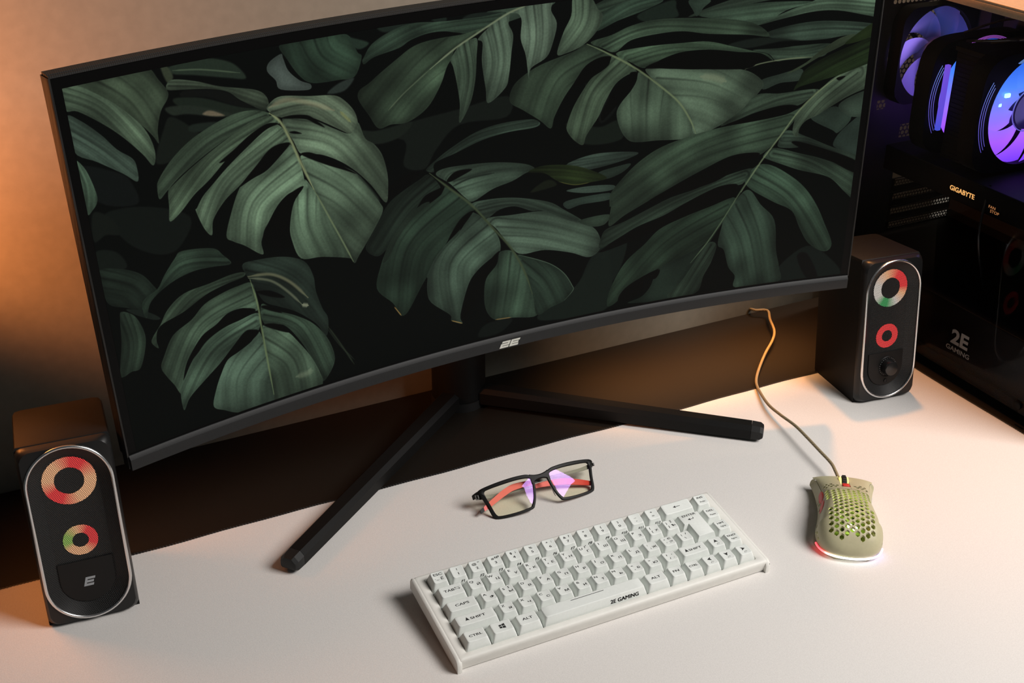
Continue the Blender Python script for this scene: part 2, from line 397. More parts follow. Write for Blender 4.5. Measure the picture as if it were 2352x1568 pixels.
('D',(9,11,10),[2710,616,2653,629,2566,619,2452,576,2337,529,2216,476,2368,493,2514,519,2617,569],0,1),
('D',(9,11,10),[2620,490,2546,496,2458,470,2371,433,2278,391,2173,361,2002,291,2038,284,2257,335,2433,391,2580,427],0,1),
('L',(34,50,40),[2616,431,2492,406,2375,376,2269,339,2200,279,2129,225,2083,166,2043,81,2038,16,2087,35,2116,86,2205,131,2301,163,2385,193,2480,233,2548,302],[2582,406,2290,269,2050,30],1.0),
('L',(26,38,32),[2547,308,2491,237,2414,206,2325,175,2265,145,2238,75,2197,32,2136,12,2334,0,2391,85,2448,157,2509,241],0,1.0),
('L',(38,53,44),[2541,223,2498,236,2436,147,2379,68,2321,6,2457,4,2489,82,2522,146],[2516,227,2450,119,2383,4],1.0),
('D',(9,11,10),[2087,35,2116,86,2205,131,2277,149,2261,108,2212,111,2196,58,2148,29],0,1),
('L',(41,58,49),[2574,347,2559,306,2547,222,2577,193,2604,108,2639,58,2650,-2,2849,-2,2849,72,2827,158,2805,304,2734,386,2679,458,2633,441],[2618,401,2699,232,2756,-5],1.0),
('L',(43,62,51),[2700,567,2772,559,2873,494,2939,433,2996,354,3043,263,3090,157,3059,122,2980,170,2928,251,2883,337,2793,390,2685,460,2651,509],[2697,533,2883,398,3063,135],1.0),
('L',(46,64,53),[2770,638,2891,601,3014,559,3179,478,3196,343,3123,399,3062,460,3011,489,2900,524,2807,563,2745,591,2726,608],[2772,614,2956,548,3163,413],1.0),
('L',(40,55,47),[2822,709,2913,674,3037,615,3168,562,3173,525,3009,607,2886,649,2854,654,2888,630,2829,631,2787,647],[2813,679,2945,653,3157,551],1.0),
('L',(62,81,67),[3018,922,3139,961,3194,973,3208,873,3147,856,3070,826,2961,766,2906,743,2880,711,2875,675,2849,703,2862,775,2898,817,2950,867],[3114,930,2956,811,2865,690],1.0),
('D',(9,11,10),[3022,916,3061,921,3037,904],0,1),
('D',(9,11,10),[2851,652,2886,653,3009,607,3159,539,3166,482,3014,565,2920,610],0,1),
('S',(92,112,86),[3040,928,2950,867,2871,791,2795,686,2716,580,2638,455],7,0.85),
('S',(70,90,70),[2695,556,2622,436,2558,331,2497,242,2423,155],6,0.8),
('L',(22,34,19),[2857,925,2882,966,2962,1008,3071,1047,3180,1077,3192,990,3057,935,2973,915,2866,894,2836,879],[3173,1045,2995,973,2854,904],0.6),
('L',(53,69,53),[2797,954,2879,993,2931,1032,3010,1079,3065,1093,3082,1089,3042,1055,2934,1010,2853,969],0,1.0),
('L',(29,43,22),[3042,1055,3082,1089,3171,1141,3178,1093,3114,1065],0,1.0),
('L',(58,78,64),[670,1117,603,1141,518,1136,396,1093,310,1038,253,979,242,949,244,909,275,932,332,973,432,1027,557,1082,645,1103],[656,1112,437,1058,248,925],1.0),
('L',(74,98,80),[683,1106,607,1104,507,1061,382,998,295,945,277,929,271,871,266,822,309,845,365,894,431,937,524,1013,591,1056,656,1082,699,1074],[677,1093,452,1004,274,842],1.0),
('L',(80,105,87),[698,1069,649,1062,571,1014,493,961,434,914,394,881,367,845,361,834,381,763,405,732,418,787,470,846,533,888,600,943,654,983,731,995],[713,1034,486,911,388,762],1.0),
('L',(82,108,90),[732,991,700,966,636,918,585,901,539,883,524,872,494,815,456,717,478,687,517,660,580,607,581,657,610,712,655,774,705,812,766,825,759,919],[749,921,569,812,522,645],1.0),
('L',(72,96,80),[771,852,764,824,720,773,695,688,696,633,723,552,807,535,916,500,929,479,896,567,854,672,801,802],[777,811,767,671,814,530],1.0),
('L',(78,98,82),[664,1128,672,1150,717,1168,820,1149,912,1134,953,1105,984,1061,993,1020,988,992,962,980,938,995,882,1033,826,1068,780,1087,708,1094],[678,1121,831,1114,963,992],1.0),
('L',(76,98,82),[712,1087,778,1076,835,1056,900,1015,962,983,993,1020,1016,955,1049,926,1077,880,1092,811,1092,749,1078,689,1026,769,970,837,908,891,837,931,769,947,745,999],[727,1055,916,968,1080,721],1.1),
('L',(70,92,77),[769,943,849,901,907,874,969,832,1015,766,1054,695,1063,658,1020,589,954,503,929,479,896,566,854,672,801,802,773,896],[781,874,907,770,1024,618],1.1),
('D',(9,11,10),[711,1090,747,1094,804,1083,835,1059,866,1026,834,1045,793,1072],0,1),
('D',(9,11,10),[733,1036,754,1035,778,1021,748,1027],0,1),
('D',(9,11,10),[768,945,799,947,850,918,907,878,971,828,925,852,848,893],0,1),
('S',(28,38,32),[971,828,1015,766,1055,700],7,0.8),
('S',(140,138,112),[670,1137,739,1151,832,1118,907,1080],16,0.35),
('S',(130,140,80),[930,1071,966,1026],10,0.4),
('D',(9,11,10),[696,1074,656,1082,592,1058,525,1017,468,984,511,990,572,1018,644,1061],0,1),
('D',(9,11,10),[731,996,690,1001,649,987,601,945,546,896,586,903,636,920,695,962],0,1),
('D',(9,11,10),[764,826,717,815,669,787,628,737,592,686,600,633,686,609,693,688,718,773],0,1),
('S',(112,130,98),[668,1118,704,1079,734,1006,767,902,801,805],9,0.9),
('S',(88,108,82),[801,805,854,672,896,567,928,483],6,0.85),
('L',(26,37,31),[0,723,73,704,135,665,168,614,177,586,141,568,116,531,65,559,7,594,-1,670],[-1,694,97,633,140,559],0.7),
('L',(22,31,27),[64,554,133,520,174,481,146,485,87,526],0,1.0),
('L',(37,52,43),[45,551,86,521,108,458,106,401,74,319,39,315,9,306,-2,322,24,437,35,524],[52,538,64,422,29,310],1.0),
('L',(37,53,44),[458,606,432,649,398,684,291,705,260,685,214,635,183,594,132,571,118,541,127,497,153,554,231,599,316,618,388,614],[451,613,272,646,127,512],1.0),
('L',(28,39,34),[497,586,553,593,657,577,734,537,763,470,767,404,785,327,804,276,790,204,753,270,681,342,618,383,561,422,530,496],[509,565,669,460,793,240],0.7),
('L',(50,68,56),[501,559,454,565,369,555,271,546,206,506,169,456,137,421,128,398,149,369,147,407,169,452,260,477,349,516,425,533,496,542],[497,553,302,530,134,391],1.0),
('L',(61,83,69),[522,511,472,513,411,504,339,482,283,438,208,401,163,333,145,292,159,249,181,205,199,161,214,206,243,282,310,360,369,388,419,419,479,421,532,394,535,457],[515,463,307,404,181,207],1.0),
('L',(61,84,71),[533,383,453,376,391,365,321,335,263,280,223,220,200,183,199,90,230,133,298,184,361,228,419,279,476,322,526,314],[521,354,339,285,202,105],1.0),
('L',(42,59,49),[550,415,606,370,679,326,742,273,793,194,815,107,798,53,758,11,751,51,717,139,674,232,624,304,550,334],[554,370,689,273,772,38],1.0),
('L',(64,87,75),[528,307,491,276,436,251,392,233,359,184,331,127,312,61,352,29,406,-2,505,-19,553,-20,551,24,543,197],[535,256,422,150,401,3],1.0),
('L',(63,85,71),[544,327,597,296,638,269,672,219,717,139,747,59,755,12,734,-14,612,-24,549,-30,551,24,543,197],[547,274,648,150,668,-8],1.0),
('D',(9,11,10),[525,398,479,420,423,415,369,388,310,360,268,311,242,272,280,295,326,336,396,368,464,381],0,1),
('D',(9,11,10),[527,308,502,324,471,324,419,279,361,228,315,195,382,231,436,254,491,279],0,1),
('D',(9,11,10),[546,328,575,326,609,309,641,267,596,291],0,1),
('D',(9,11,10),[536,469,591,458,643,415,593,431],0,1),
('D',(9,11,10),[546,404,574,401,625,355,581,378],0,1),
('S',(96,104,82),[513,538,599,522,670,470,733,386],11,0.7),
('S',(100,112,92),[514,532,596,497,655,437,705,367],9,0.6),
('S',(150,165,140),[707,364,730,354],14,0.6),
('S',(120,140,118),[650,69,699,69,711,83],22,0.35),
('S',(86,108,78),[519,525,535,420,538,321,543,197,551,24],7,0.85),
('S',(24,32,26),[795,239,838,151,896,63],5,0.8),
('S',(34,44,34),[800,242,846,147,892,45],6,0.8),
]

def spline(pts,n=8,closed=True):
    p=np.asarray(pts,float);m=len(p);out=[]
    rng=range(m) if closed else range(m-1)
    for i in rng:
        if closed: a,b,c,d=p[i-1],p[i],p[(i+1)%m],p[(i+2)%m]
        else: a,b,c,d=p[max(i-1,0)],p[i],p[i+1],p[min(i+2,m-1)]
        # keep sharp tips sharp: damp tangents at acute corners
        for k in range(n):
            t=k/n;out.append(.5*((2*b)+(c-a)*t+(2*a-5*b+4*c-d)*t*t+(-a+3*b-3*c+d)*t**3))
    if not closed: out.append(p[-1])
    return np.array(out)
def paint_screen(LEAVES,W,H,sx,sy):
    """numpy picture of the desktop wallpaper, row 0 at the bottom"""
    rng=np.random.default_rng(5)
    img=np.empty((H,W,3),np.float32);img[:]=np.array((4,6,5))/255
    # soft noise tables
    def noise(h,w,sc):
        a=rng.random((h//sc+3,w//sc+3)).astype(np.float32)
        y=np.arange(h)/sc;x=np.arange(w)/sc
        yi=y.astype(int);xi=x.astype(int);fy=(y-yi)[:,None];fx=(x-xi)[None]
        fy=fy*fy*(3-2*fy);fx=fx*fx*(3-2*fx)
        return (a[yi][:,xi]*(1-fy)*(1-fx)+a[yi+1][:,xi]*fy*(1-fx)+a[yi][:,xi+1]*(1-fy)*fx+a[yi+1][:,xi+1]*fy*fx)-.5
    n1=noise(H,W,60);n2=noise(H,W,3)
    def seg(px,py,poly,closed):
        # distance to polyline, param, side
        best=np.full(px.shape,1e9,np.float32);par=np.zeros(px.shape,np.float32);side=np.zeros(px.shape,np.float32)
        m=len(poly)
        L=m if closed else m-1
        for i in range(L):
            a=poly[i];b=poly[(i+1)%m];d=b-a;l2=d@d+1e-9
            t=((px-a[0])*d[0]+(py-a[1])*d[1])/l2
            tc=np.clip(t,0,1)
            ex=px-a[0]-tc*d[0];ey=py-a[1]-tc*d[1];dd=ex*ex+ey*ey
            m_=dd<best
            best=np.where(m_,dd,best);par=np.where(m_,(i+tc)/L,par)
            side=np.where(m_,np.sign(d[0]*ey-d[1]*ex),side)
        return np.sqrt(best),par,side
    def inside(px,py,poly):
        c=np.zeros(px.shape,bool);m=len(poly)
        for i in range(m):
            x1,y1=poly[i-1];x2,y2=poly[i]
            if y1==y2: continue
            k=((y1>py)!=(y2>py))&(px<(x2-x1)*(py-y1)/(y2-y1)+x1)
            c^=k
        return c
    for idx,(k,col,pts,ax,w) in enumerate(LEAVES):
        p=np.array(pts,float).reshape(-1,2)*np.array([sx,sy])
        rgb=np.array(col,np.float32)/255*np.array((1.08,1.0,.96),np.float32)
        if k=='D': rgb=rgb*(.45 if tuple(col)==(9,11,10) else .72)
        if k=='S':
            line=spline(p,6,False);r=ax*.85*sx  # ax is stroke width in traced units
            pad=r*2+3
        else:
            line=spline(p,5,True);pad=3
        x0=int(max(0,line[:,0].min()-pad));x1=int(min(W,line[:,0].max()+pad+1))
        y0=int(max(0,line[:,1].min()-pad));y1=int(min(H,line[:,1].max()+pad+1))
        if x1<=x0 or y1<=y0: continue
        py,px=np.mgrid[y0:y1,x0:x1].astype(np.float32)+.5
        sub=img[y0:y1,x0:x1]
        if k=='S':
            d,par,_=seg(px,py,line,False)
            tp=np.clip(np.minimum(par,1-par)*6,.35,1)
            m=np.clip(1.1-d/(r*tp),0,1);m=m*m*(3-2*m)*w
            sub[:]=sub*(1-m[...,None])+rgb*m[...,None]; continue
        ins=inside(px,py,line)
        soft=1.3 if k=='L' else (2.2 if col==(9,11,10) else 4.0)
        dist,_,_=seg(px,py,line,True)
        sd=np.where(ins,dist,-dist)
        m=np.clip(sd/soft+.5,0,1)
        br=np.ones(px.shape,np.float32)
        if k=='L':
            br*=.93+.5*n1[y0:y1,x0:x1]
            if ax:
                axis=spline(np.array(ax,float).reshape(-1,2)*np.array([sx,sy]),8,False)
                d,t,s=seg(px,py,axis,False)
                hw=max(np.percentile(d[ins],92),2) if ins.any() else 5
                n=d*s/hw
                phase=idx*1.7
                pleat=np.sin(n*8.5+phase+t*1.5)
                fine=np.sin(n*31+phase*2)
                br*=1+.10*pleat+.03*fine-.12*np.clip(np.abs(n)-.5,0,1)
                br*=1.10-.30*t**1.6*w
                br*=1-.38*np.exp(-(n*hw/3.0)**2)*np.clip(1.1-t,0,1)
                for o in (-.52,.5):
                    br*=1-.28*np.exp(-((n-o*(1-.35*t))*hw/2.4)**2)*np.clip(1.0-t,0,1)
                br*=1+.16*np.tanh(n*2)*(1 if idx%2 else -.6)
            rim=np.exp(-(dist/2.2)**2)
            br+=.07*rim
            br*=1-.16*np.exp(-(dist/10)**2)
        br*=1+.10*n2[y0:y1,x0:x1]
        c=rgb*np.clip(br,.2,1.7)[...,None]
        sub[:]=sub*(1-m[...,None])+c*m[...,None]
    return np.clip(img,0,1)

# ------------------------------------------------------------------ materials
M = {}
M['wall'] = grain(pm('wall_paint', (.235, .222, .18), .85, spec=.2), 90, .05, .08)
M['desk'] = grain(pm('dark_desk_laminate', (.009, .0062, .004), .5, spec=.4), 1500, .35, .06, .0003)
M['mat'] = grain(pm('white_mat_cloth', (.70, .675, .65), .9, spec=.1), 900, .05, .25, .0004)
M['stitch'] = grain(pm('black_stitching', (.018, .016, .014), .8), 300, .3)
M['black'] = grain(pm('matt_black_plastic', (.009, .009, .009), .5, spec=.35), 900, .25, .05, .0002)
M['blackgloss'] = pm('black_screen_glass', (.002, .002, .002), .4, spec=.1)
M['chin'] = grain(pm('dark_grey_chin_plastic', (.013, .0135, .014), .5, spec=.35), 1200, .2, .1, .0002)
M['leg'] = grain(pm('black_painted_leg', (.004, .0038, .0036), .55, spec=.2), 700, .2)
M['white'] = grain(pm('white_keyboard_plastic', (.77, .76, .715), .5, spec=.35), 200, .02)
M['key'] = grain(pm('white_keycap_plastic', (.755, .785, .755), .48, spec=.35), 400, .02)
M['plate'] = pm('dark_keyboard_plate', (.10, .11, .105), .6)
M['ink'] = pm('black_legend_ink', (.02, .02, .02), .6)
M['greyink'] = pm('grey_legend_ink', (.13, .13, .12), .6)
M['silver'] = pm('silver_print', (.66, .66, .60), .45, metal=.1)
M['dimsilver'] = pm('dim_grey_print', (.30, .32, .34), .5)
M['chrome'] = pm('satin_metal', (.80, .80, .80), .24, metal=1.)
M['floor'] = grain(pm('floor_boards', (.10, .08, .06), .6), 8, .3)

# ------------------------------------------------------------------ the setting
DESK_Z = -2.0
w = MB().box(-2200, 2200, 470, 560, -760, 1900).build('wall_back', M['wall']); w['kind'] = 'structure'
f_ = MB().box(-2200, 2200, -2200, 470, -800, -760).build('floor', M['floor']); f_['kind'] = 'structure'

desk = empty('desk', (100, 30, -760), label='dark brown desk against the wall under the white mat', cat='desk')
MB().box(-900, 900, -460, 438, 728, 758, bev=2).build('desk_top', M['desk'], desk, True)
for sx in (-860, 860):
    for sy in (-420, 400):
        MB().box(sx - 25, sx + 25, sy - 25, sy + 25, 0, 728, bev=2).build('leg', M['black'], desk, True)

# white desk mat with black stitched edge: x -640..582, y -380..~294
dm = empty('desk_mat', (-30, -40, DESK_Z), label='large white cloth desk mat with black stitched edge, under the keyboard', cat='desk mat')
def mat_outline():
    rnd = random.Random(3)
    out = []
    L, R_, B, F, r = -640, 582, 294, -380, 9
    def back(x): return 290.6 + (582 - x) * .0066 + .9 * math.sin(x * .021) + .5 * math.sin(x * .063 + 1)
    def right(y): return 581 + 1.6 * math.sin(y * .017 + 1) - (.00006 * (y - 290) ** 2 if y < 290 else 0) * .2
    n = 60
    for i in range(n + 1): x = L + r + (R_ - L - 2 * r) * i / n; out.append((x, back(x)))
    for i in range(1, 6): a = math.radians(90 - 90 * i / 6); out.append((R_ - r - 1 + r * math.cos(a), back(R_) - r + r * math.sin(a)))
    for i in range(31): y = B - r - (B - r - F) * i / 30; out.append((right(y), y))
    for i in range(21): x = R_ - (R_ - L) * i / 20; out.append((x, F))
    for i in range(1, 30): y = F + (B - F) * i / 30; out.append((L, y))
    return out
ol = mat_outline()
top = MB().prism([(x + 30, y + 40) for x, y in ol], 0.0, 2.0).build('cloth', M['mat'], dm)
inner = MB()
inner.tube([(x + 30, y + 40, 1.4) for x, y in ol], 1.7, 8, True, flat=.75)
# little raised stitches along the edge facing the camera
st = MB()
acc = 0; P = [Vector((x + 30, y + 40, 2.5)) for x, y in ol]
for a, b in zip(P[:95], P[1:96]):
    d = b - a; l = d.length; t = d.normalized(); nrm = Vector((t.y, -t.x, 0))
    while acc < l:
        c = a + t * acc + nrm * .6
        s0 = c - nrm * 1.7 - t * .5; s1 = c + nrm * 1.5 + t * .4
        q = t * .7; h = Vector((0, 0, .35))
        st.add([tuple(s0 - q), tuple(s0 + q), tuple(s1 + q), tuple(s1 - q), tuple((s0 + s1) / 2 - q + h), tuple((s0 + s1) / 2 + q + h)], [(0, 1, 5, 4), (4, 5, 2, 3)])
        acc += 3.1
    acc -= l
bd = inner.build('stitched_border', M['stitch'], dm, True)
st.build('stitch_row', M['black'], bd)

# ------------------------------------------------------------------ monitor
MON = [23.94799, 280.50175, 159.44977, -0.02884, -0.02262, 401.63341, 347.23368, 1631.11295, -0.0336]
MBASE = (33, 432, DESK_Z)
def mp(s, z, d):
    """curved-screen coordinates (arc mm, height mm, depth mm behind the glass) -> monitor frame"""
    mx, my, mz, yaw, tilt, hs, H, R, roll = MON
    X0 = (R + d) * math.sin(s / R); Y = -R + (R + d) * math.cos(s / R)
    X = X0 * math.cos(roll) + z * math.sin(roll); Z = z * math.cos(roll) - X0 * math.sin(roll)
    y = Y * math.cos(tilt) + Z * math.sin(tilt); zz = -Y * math.sin(tilt) + Z * math.cos(tilt)
    x = X * math.cos(yaw) - y * math.sin(yaw); y = X * math.sin(yaw) + y * math.cos(yaw)
    return (mx + x - MBASE[0], my + y - MBASE[1], mz + zz - MBASE[2])
mon = empty('monitor', MBASE, label='wide curved black monitor showing dark green monstera leaves', cat='monitor')
HS, HH = MON[5], MON[6]
def sweep(prof, s0, s1, n, mb=None, cap=True):
    mb = mb or MB()
    return mb.loft([[mp(s0 + (s1 - s0) * i / n, z, d) for d, z in prof] for i in range(n + 1)], cap, cap)
# black glass
def sgrid(s0, s1, z0, z1, d, n=64):
    v = [mp(s0 + (s1 - s0) * i / n, z, d) for i in range(n + 1) for z in (z0, z1)]
    return v, [(2 * i, 2 * i + 2, 2 * i + 3, 2 * i + 1) for i in range(n)]
panel = sweep([(0, 0.1), (1.5, 0.1), (1.5, HH - .1), (0, HH - .1)], -HS, HS, 64).build('screen_bezel', M['blackgloss'], mon, True)
# housing with top lip, tapered back
prof = [(-.9, HH + .2), (-1.0, HH + 1.4), (-.2, HH + 2.0), (2.2, HH + 2.0), (3.0, HH + 2.6), (13, HH + 3.0), (16, HH + 1.5), (24, HH - 30), (34, HH * .62), (34, HH * .34), (24, 22), (17, -13), (13, -15.2), (2.0, -15.4), (2.0, HH + .0)]
hm = pm('ribbed_black_housing', (.012, .011, .010), .55)
n = NT(hm); wv = n.new('ShaderNodeTexWave'); wv.inputs['Scale'].default_value = 190; wv.bands_direction = 'X'
n.l.new(n.coord(), wv.inputs['Vector']); n.bump(wv.outputs['Fac'], .25, .0004)
hs_ = HS + 1.2
hb_ = MB(); rings_ = []
for i in range(65):
    s_ = -hs_ + 2 * hs_ * i / 64; k_ = 1 - abs(s_ / hs_) ** 3           # shallow at the ends, deeper in the middle
    rings_.append([mp(s_, z, d if d <= 13 else 13 + (d - 13) * k_) for d, z in prof])
hb_.loft(rings_).build('housing', hm, mon, True, 25)
for sg in (-1, 1):
    side = MB()
    a, b = sg * HS, sg * (HS + 2.2)
    rings = []
    for z in (-1, HH + .6):
        rings.append([mp(a, z, -.2), mp(a + sg * .7, z, -1.1), mp(b - sg * .4, z, -.9), mp(b, z, 1), mp(b, z, 14), mp(a, z, 14)])
    side.loft(rings).build('side_trim', hm, mon)
chin = sweep([(1.8, .3), (-1.2, .2), (-3.6, -3.4), (-3.8, -4.2), (-3.4, -14.6), (-2.4, -15.3), (1.8, -15.3)], -HS - .4, HS + .4, 64).build('chin', M['chin'], mon, True, 25)
lg = MB()
for q in logo_quads('2E'):
    lg.add([mp(x, y - 9.3, -3.95) for x, y in q] + [mp(x, y - 9.3, -3.4) for x, y in q], [(0, 1, 2, 3), (0, 1, 5, 4), (1, 2, 6, 5), (2, 3, 7, 6), (3, 0, 4, 7)])
lg.build('brand_emblem', M['silver'], chin, label='silver slanted 2E lettering')
# picture: drawn with numpy, shown by the lit panel
IW, IH = 2000, 852
pic = paint_screen(LEAVES, IW, IH, IW / (394 * 8.), IH / (335.5 * 4.))
img = bpy.data.images.new('leaf_wallpaper', IW, IH)
px = np.ones((IH, IW, 4), np.float32); px[..., :3] = pic
img.pixels.foreach_set(px.ravel()); img.update(); img.pack()
sm = pm('lit_screen', (.0012, .0012, .0012), .45, spec=.06)
n = NT(sm); ti = n.new('ShaderNodeTexImage'); ti.image = img; ti.extension = 'EXTEND'
uvn = n.new('ShaderNodeUVMap'); n.l.new(uvn.outputs[0], ti.inputs[0])
n.l.new(ti.outputs[0], n.bsdf().inputs['Emission Color']); n.bsdf().inputs['Emission Strength'].default_value = 1.0
v, fc = sgrid(-394, 394, 2.5, 338., -.15, 80)
scr = mk('screen', v, fc, sm, mon, True)
uvl = scr.data.uv_layers.new(name='UVMap')
for lp in scr.data.loops:
    i, j = divmod(lp.vertex_index, 2); uvl.data[lp.index].uv = (i / 80., j)
# stand
MB().cyl((0, 0), 32, 12, 300, 48).build('neck', M['leg'], mon, True)
hub = MB().cyl((0, 0), 33, 0, 11.2, 48).build('neck_base', M['black'], mon, True)
MB().box(-30, 32, -96, 6, 285, 345, bev=6).build('mount_arm', M['black'], mon, True)
def leg(tip):
    b = Vector((0, -4, 0)); t = Vector(tip); d = (t - b); L = d.length; d.normalize(); sd = Vector((-d.y, d.x, 0))
    rings = []
    for u, hw, z0, z1 in ((8, 12, 0, 21), (L * .5, 11, 0, 19), (L - 14, 10.2, 0.3, 17), (L - 4, 10, .8, 16.4), (L - .6, 8.6, 2.5, 14.6), (L, 7, 4, 13)):
        c = b + d * u + Vector((0, 0, 4.6)); pr_ = [(-hw, z0 + 1.5), (-hw + 1.5, z0), (hw - 1.5, z0), (hw, z0 + 1.5), (hw, z1 - 5), (hw - 4.5, z1), (-hw + 4.5, z1), (-hw, z1 - 5)]
        rings.append([tuple(c + sd * a + Vector((0, 0, z))) for a, z in pr_])
    o = MB().loft(rings[:3]).build('leg', M['leg'], mon, True, 30)
    MB().loft([[tuple(Vector(p) + d * .3) for p in rings[2]]] + rings[3:]).build('end_cap', M['black'], o, True, 30)
leg((-252 - 33, 200 - 432, 0)); leg((305 - 33, 194 - 432, 0))

# ------------------------------------------------------------------ speakers
LEAN = math.radians(7.0)
def lv(x, y, z):
    return (x, y * math.cos(LEAN) + z * math.sin(LEAN), -y * math.sin(LEAN) + z * math.cos(LEAN))
cab_m = grain(pm('black_speaker_vinyl', (.006, .0057, .0054), .55, spec=.22), 1000, .3, .12, .0002)
face_m = pm('satin_dark_face', (.010, .010, .010), .36, spec=.4)
mesh_m = pm('black_speaker_mesh', (.022, .022, .022), .45, metal=.3)
n = NT(mesh_m); hx = n.hexdots(n.coord('UV'), (0, 1), 1.55, .55)
n.l.new(n.ramp(hx, [(0, (.022, .022, .022)), (1, (.001, .001, .001))]), n.bsdf().inputs['Base Color']); n.bump(n.math('SUBTRACT', 1., hx), .6, .0004)
plate_m = pm('smooth_black_plate', (.005, .005, .005), .45, spec=.3)

def ring_light_mat(name, stops, strength):
    m = pm(name, (.01, .01, .01), .5)
    n = NT(m); uv = n.coord('UV')
    hx = n.hexdots(uv, (0, 1), 1.55, .54)
    at = n.new('ShaderNodeAttribute'); at.attribute_name = 'angle'
    colr = n.ramp(at.outputs['Fac'], stops)
    n.l.new(colr, n.bsdf().inputs['Emission Color']); n.l.new(n.math('MULTIPLY_ADD', hx, strength * .95, strength * .04), n.bsdf().inputs['Emission Strength'])
    return m
RED = srgb(250, 60, 62); PEACH = srgb(255, 190, 140); GREEN = srgb(150, 190, 90); WHT = srgb(225, 215, 205); DGREEN = srgb(60, 160, 90)
lights_m = {
 ('L', 0): ring_light_mat('upper_light_left', [(0, PEACH), (.13, RED), (.22, RED), (.34, PEACH), (.48, PEACH), (.58, RED), (.68, RED), (.80, PEACH), (1, PEACH)], 1.15),
 ('L', 1): ring_light_mat('lower_light_left', [(0, RED), (.15, RED), (.27, PEACH), (.42, GREEN), (.52, GREEN), (.60, PEACH), (.8, PEACH), (.93, RED), (1, RED)], 1.05),
 ('R', 0): ring_light_mat('upper_light_right', [(0, RED), (.17, RED), (.3, PEACH), (.45, WHT), (.58, WHT), (.66, DGREEN), (.72, DGREEN), (.82, WHT), (.93, PEACH), (1, RED)], 1.2),
 ('R', 1): ring_light_mat('lower_light_right', [(0, RED), (1, RED)], 1.2)}
def uv_front(o, off=0):
    """uv = metres across / up the front plane"""
    u = o.data.uv_layers.new(name='UVMap')
    for lp in o.data.loops:
        co = o.data.vertices[lp.vertex_index].co
        z = co.z * math.cos(LEAN) + co.y * math.sin(LEAN)
        u.data[lp.index].uv = (co.x, z)
def stadium(hw, z0, z1, n=20):
    """points (x, z) of an upright pill shape"""
    out = []
    for i in range(n + 1): a = math.pi * i / n; out.append((hw * math.cos(a), z1 - hw + hw * math.sin(a)))
    for i in range(n + 1): a = math.pi + math.pi * i / n; out.append((hw * math.cos(a), z0 + hw + hw * math.sin(a)))
    return out
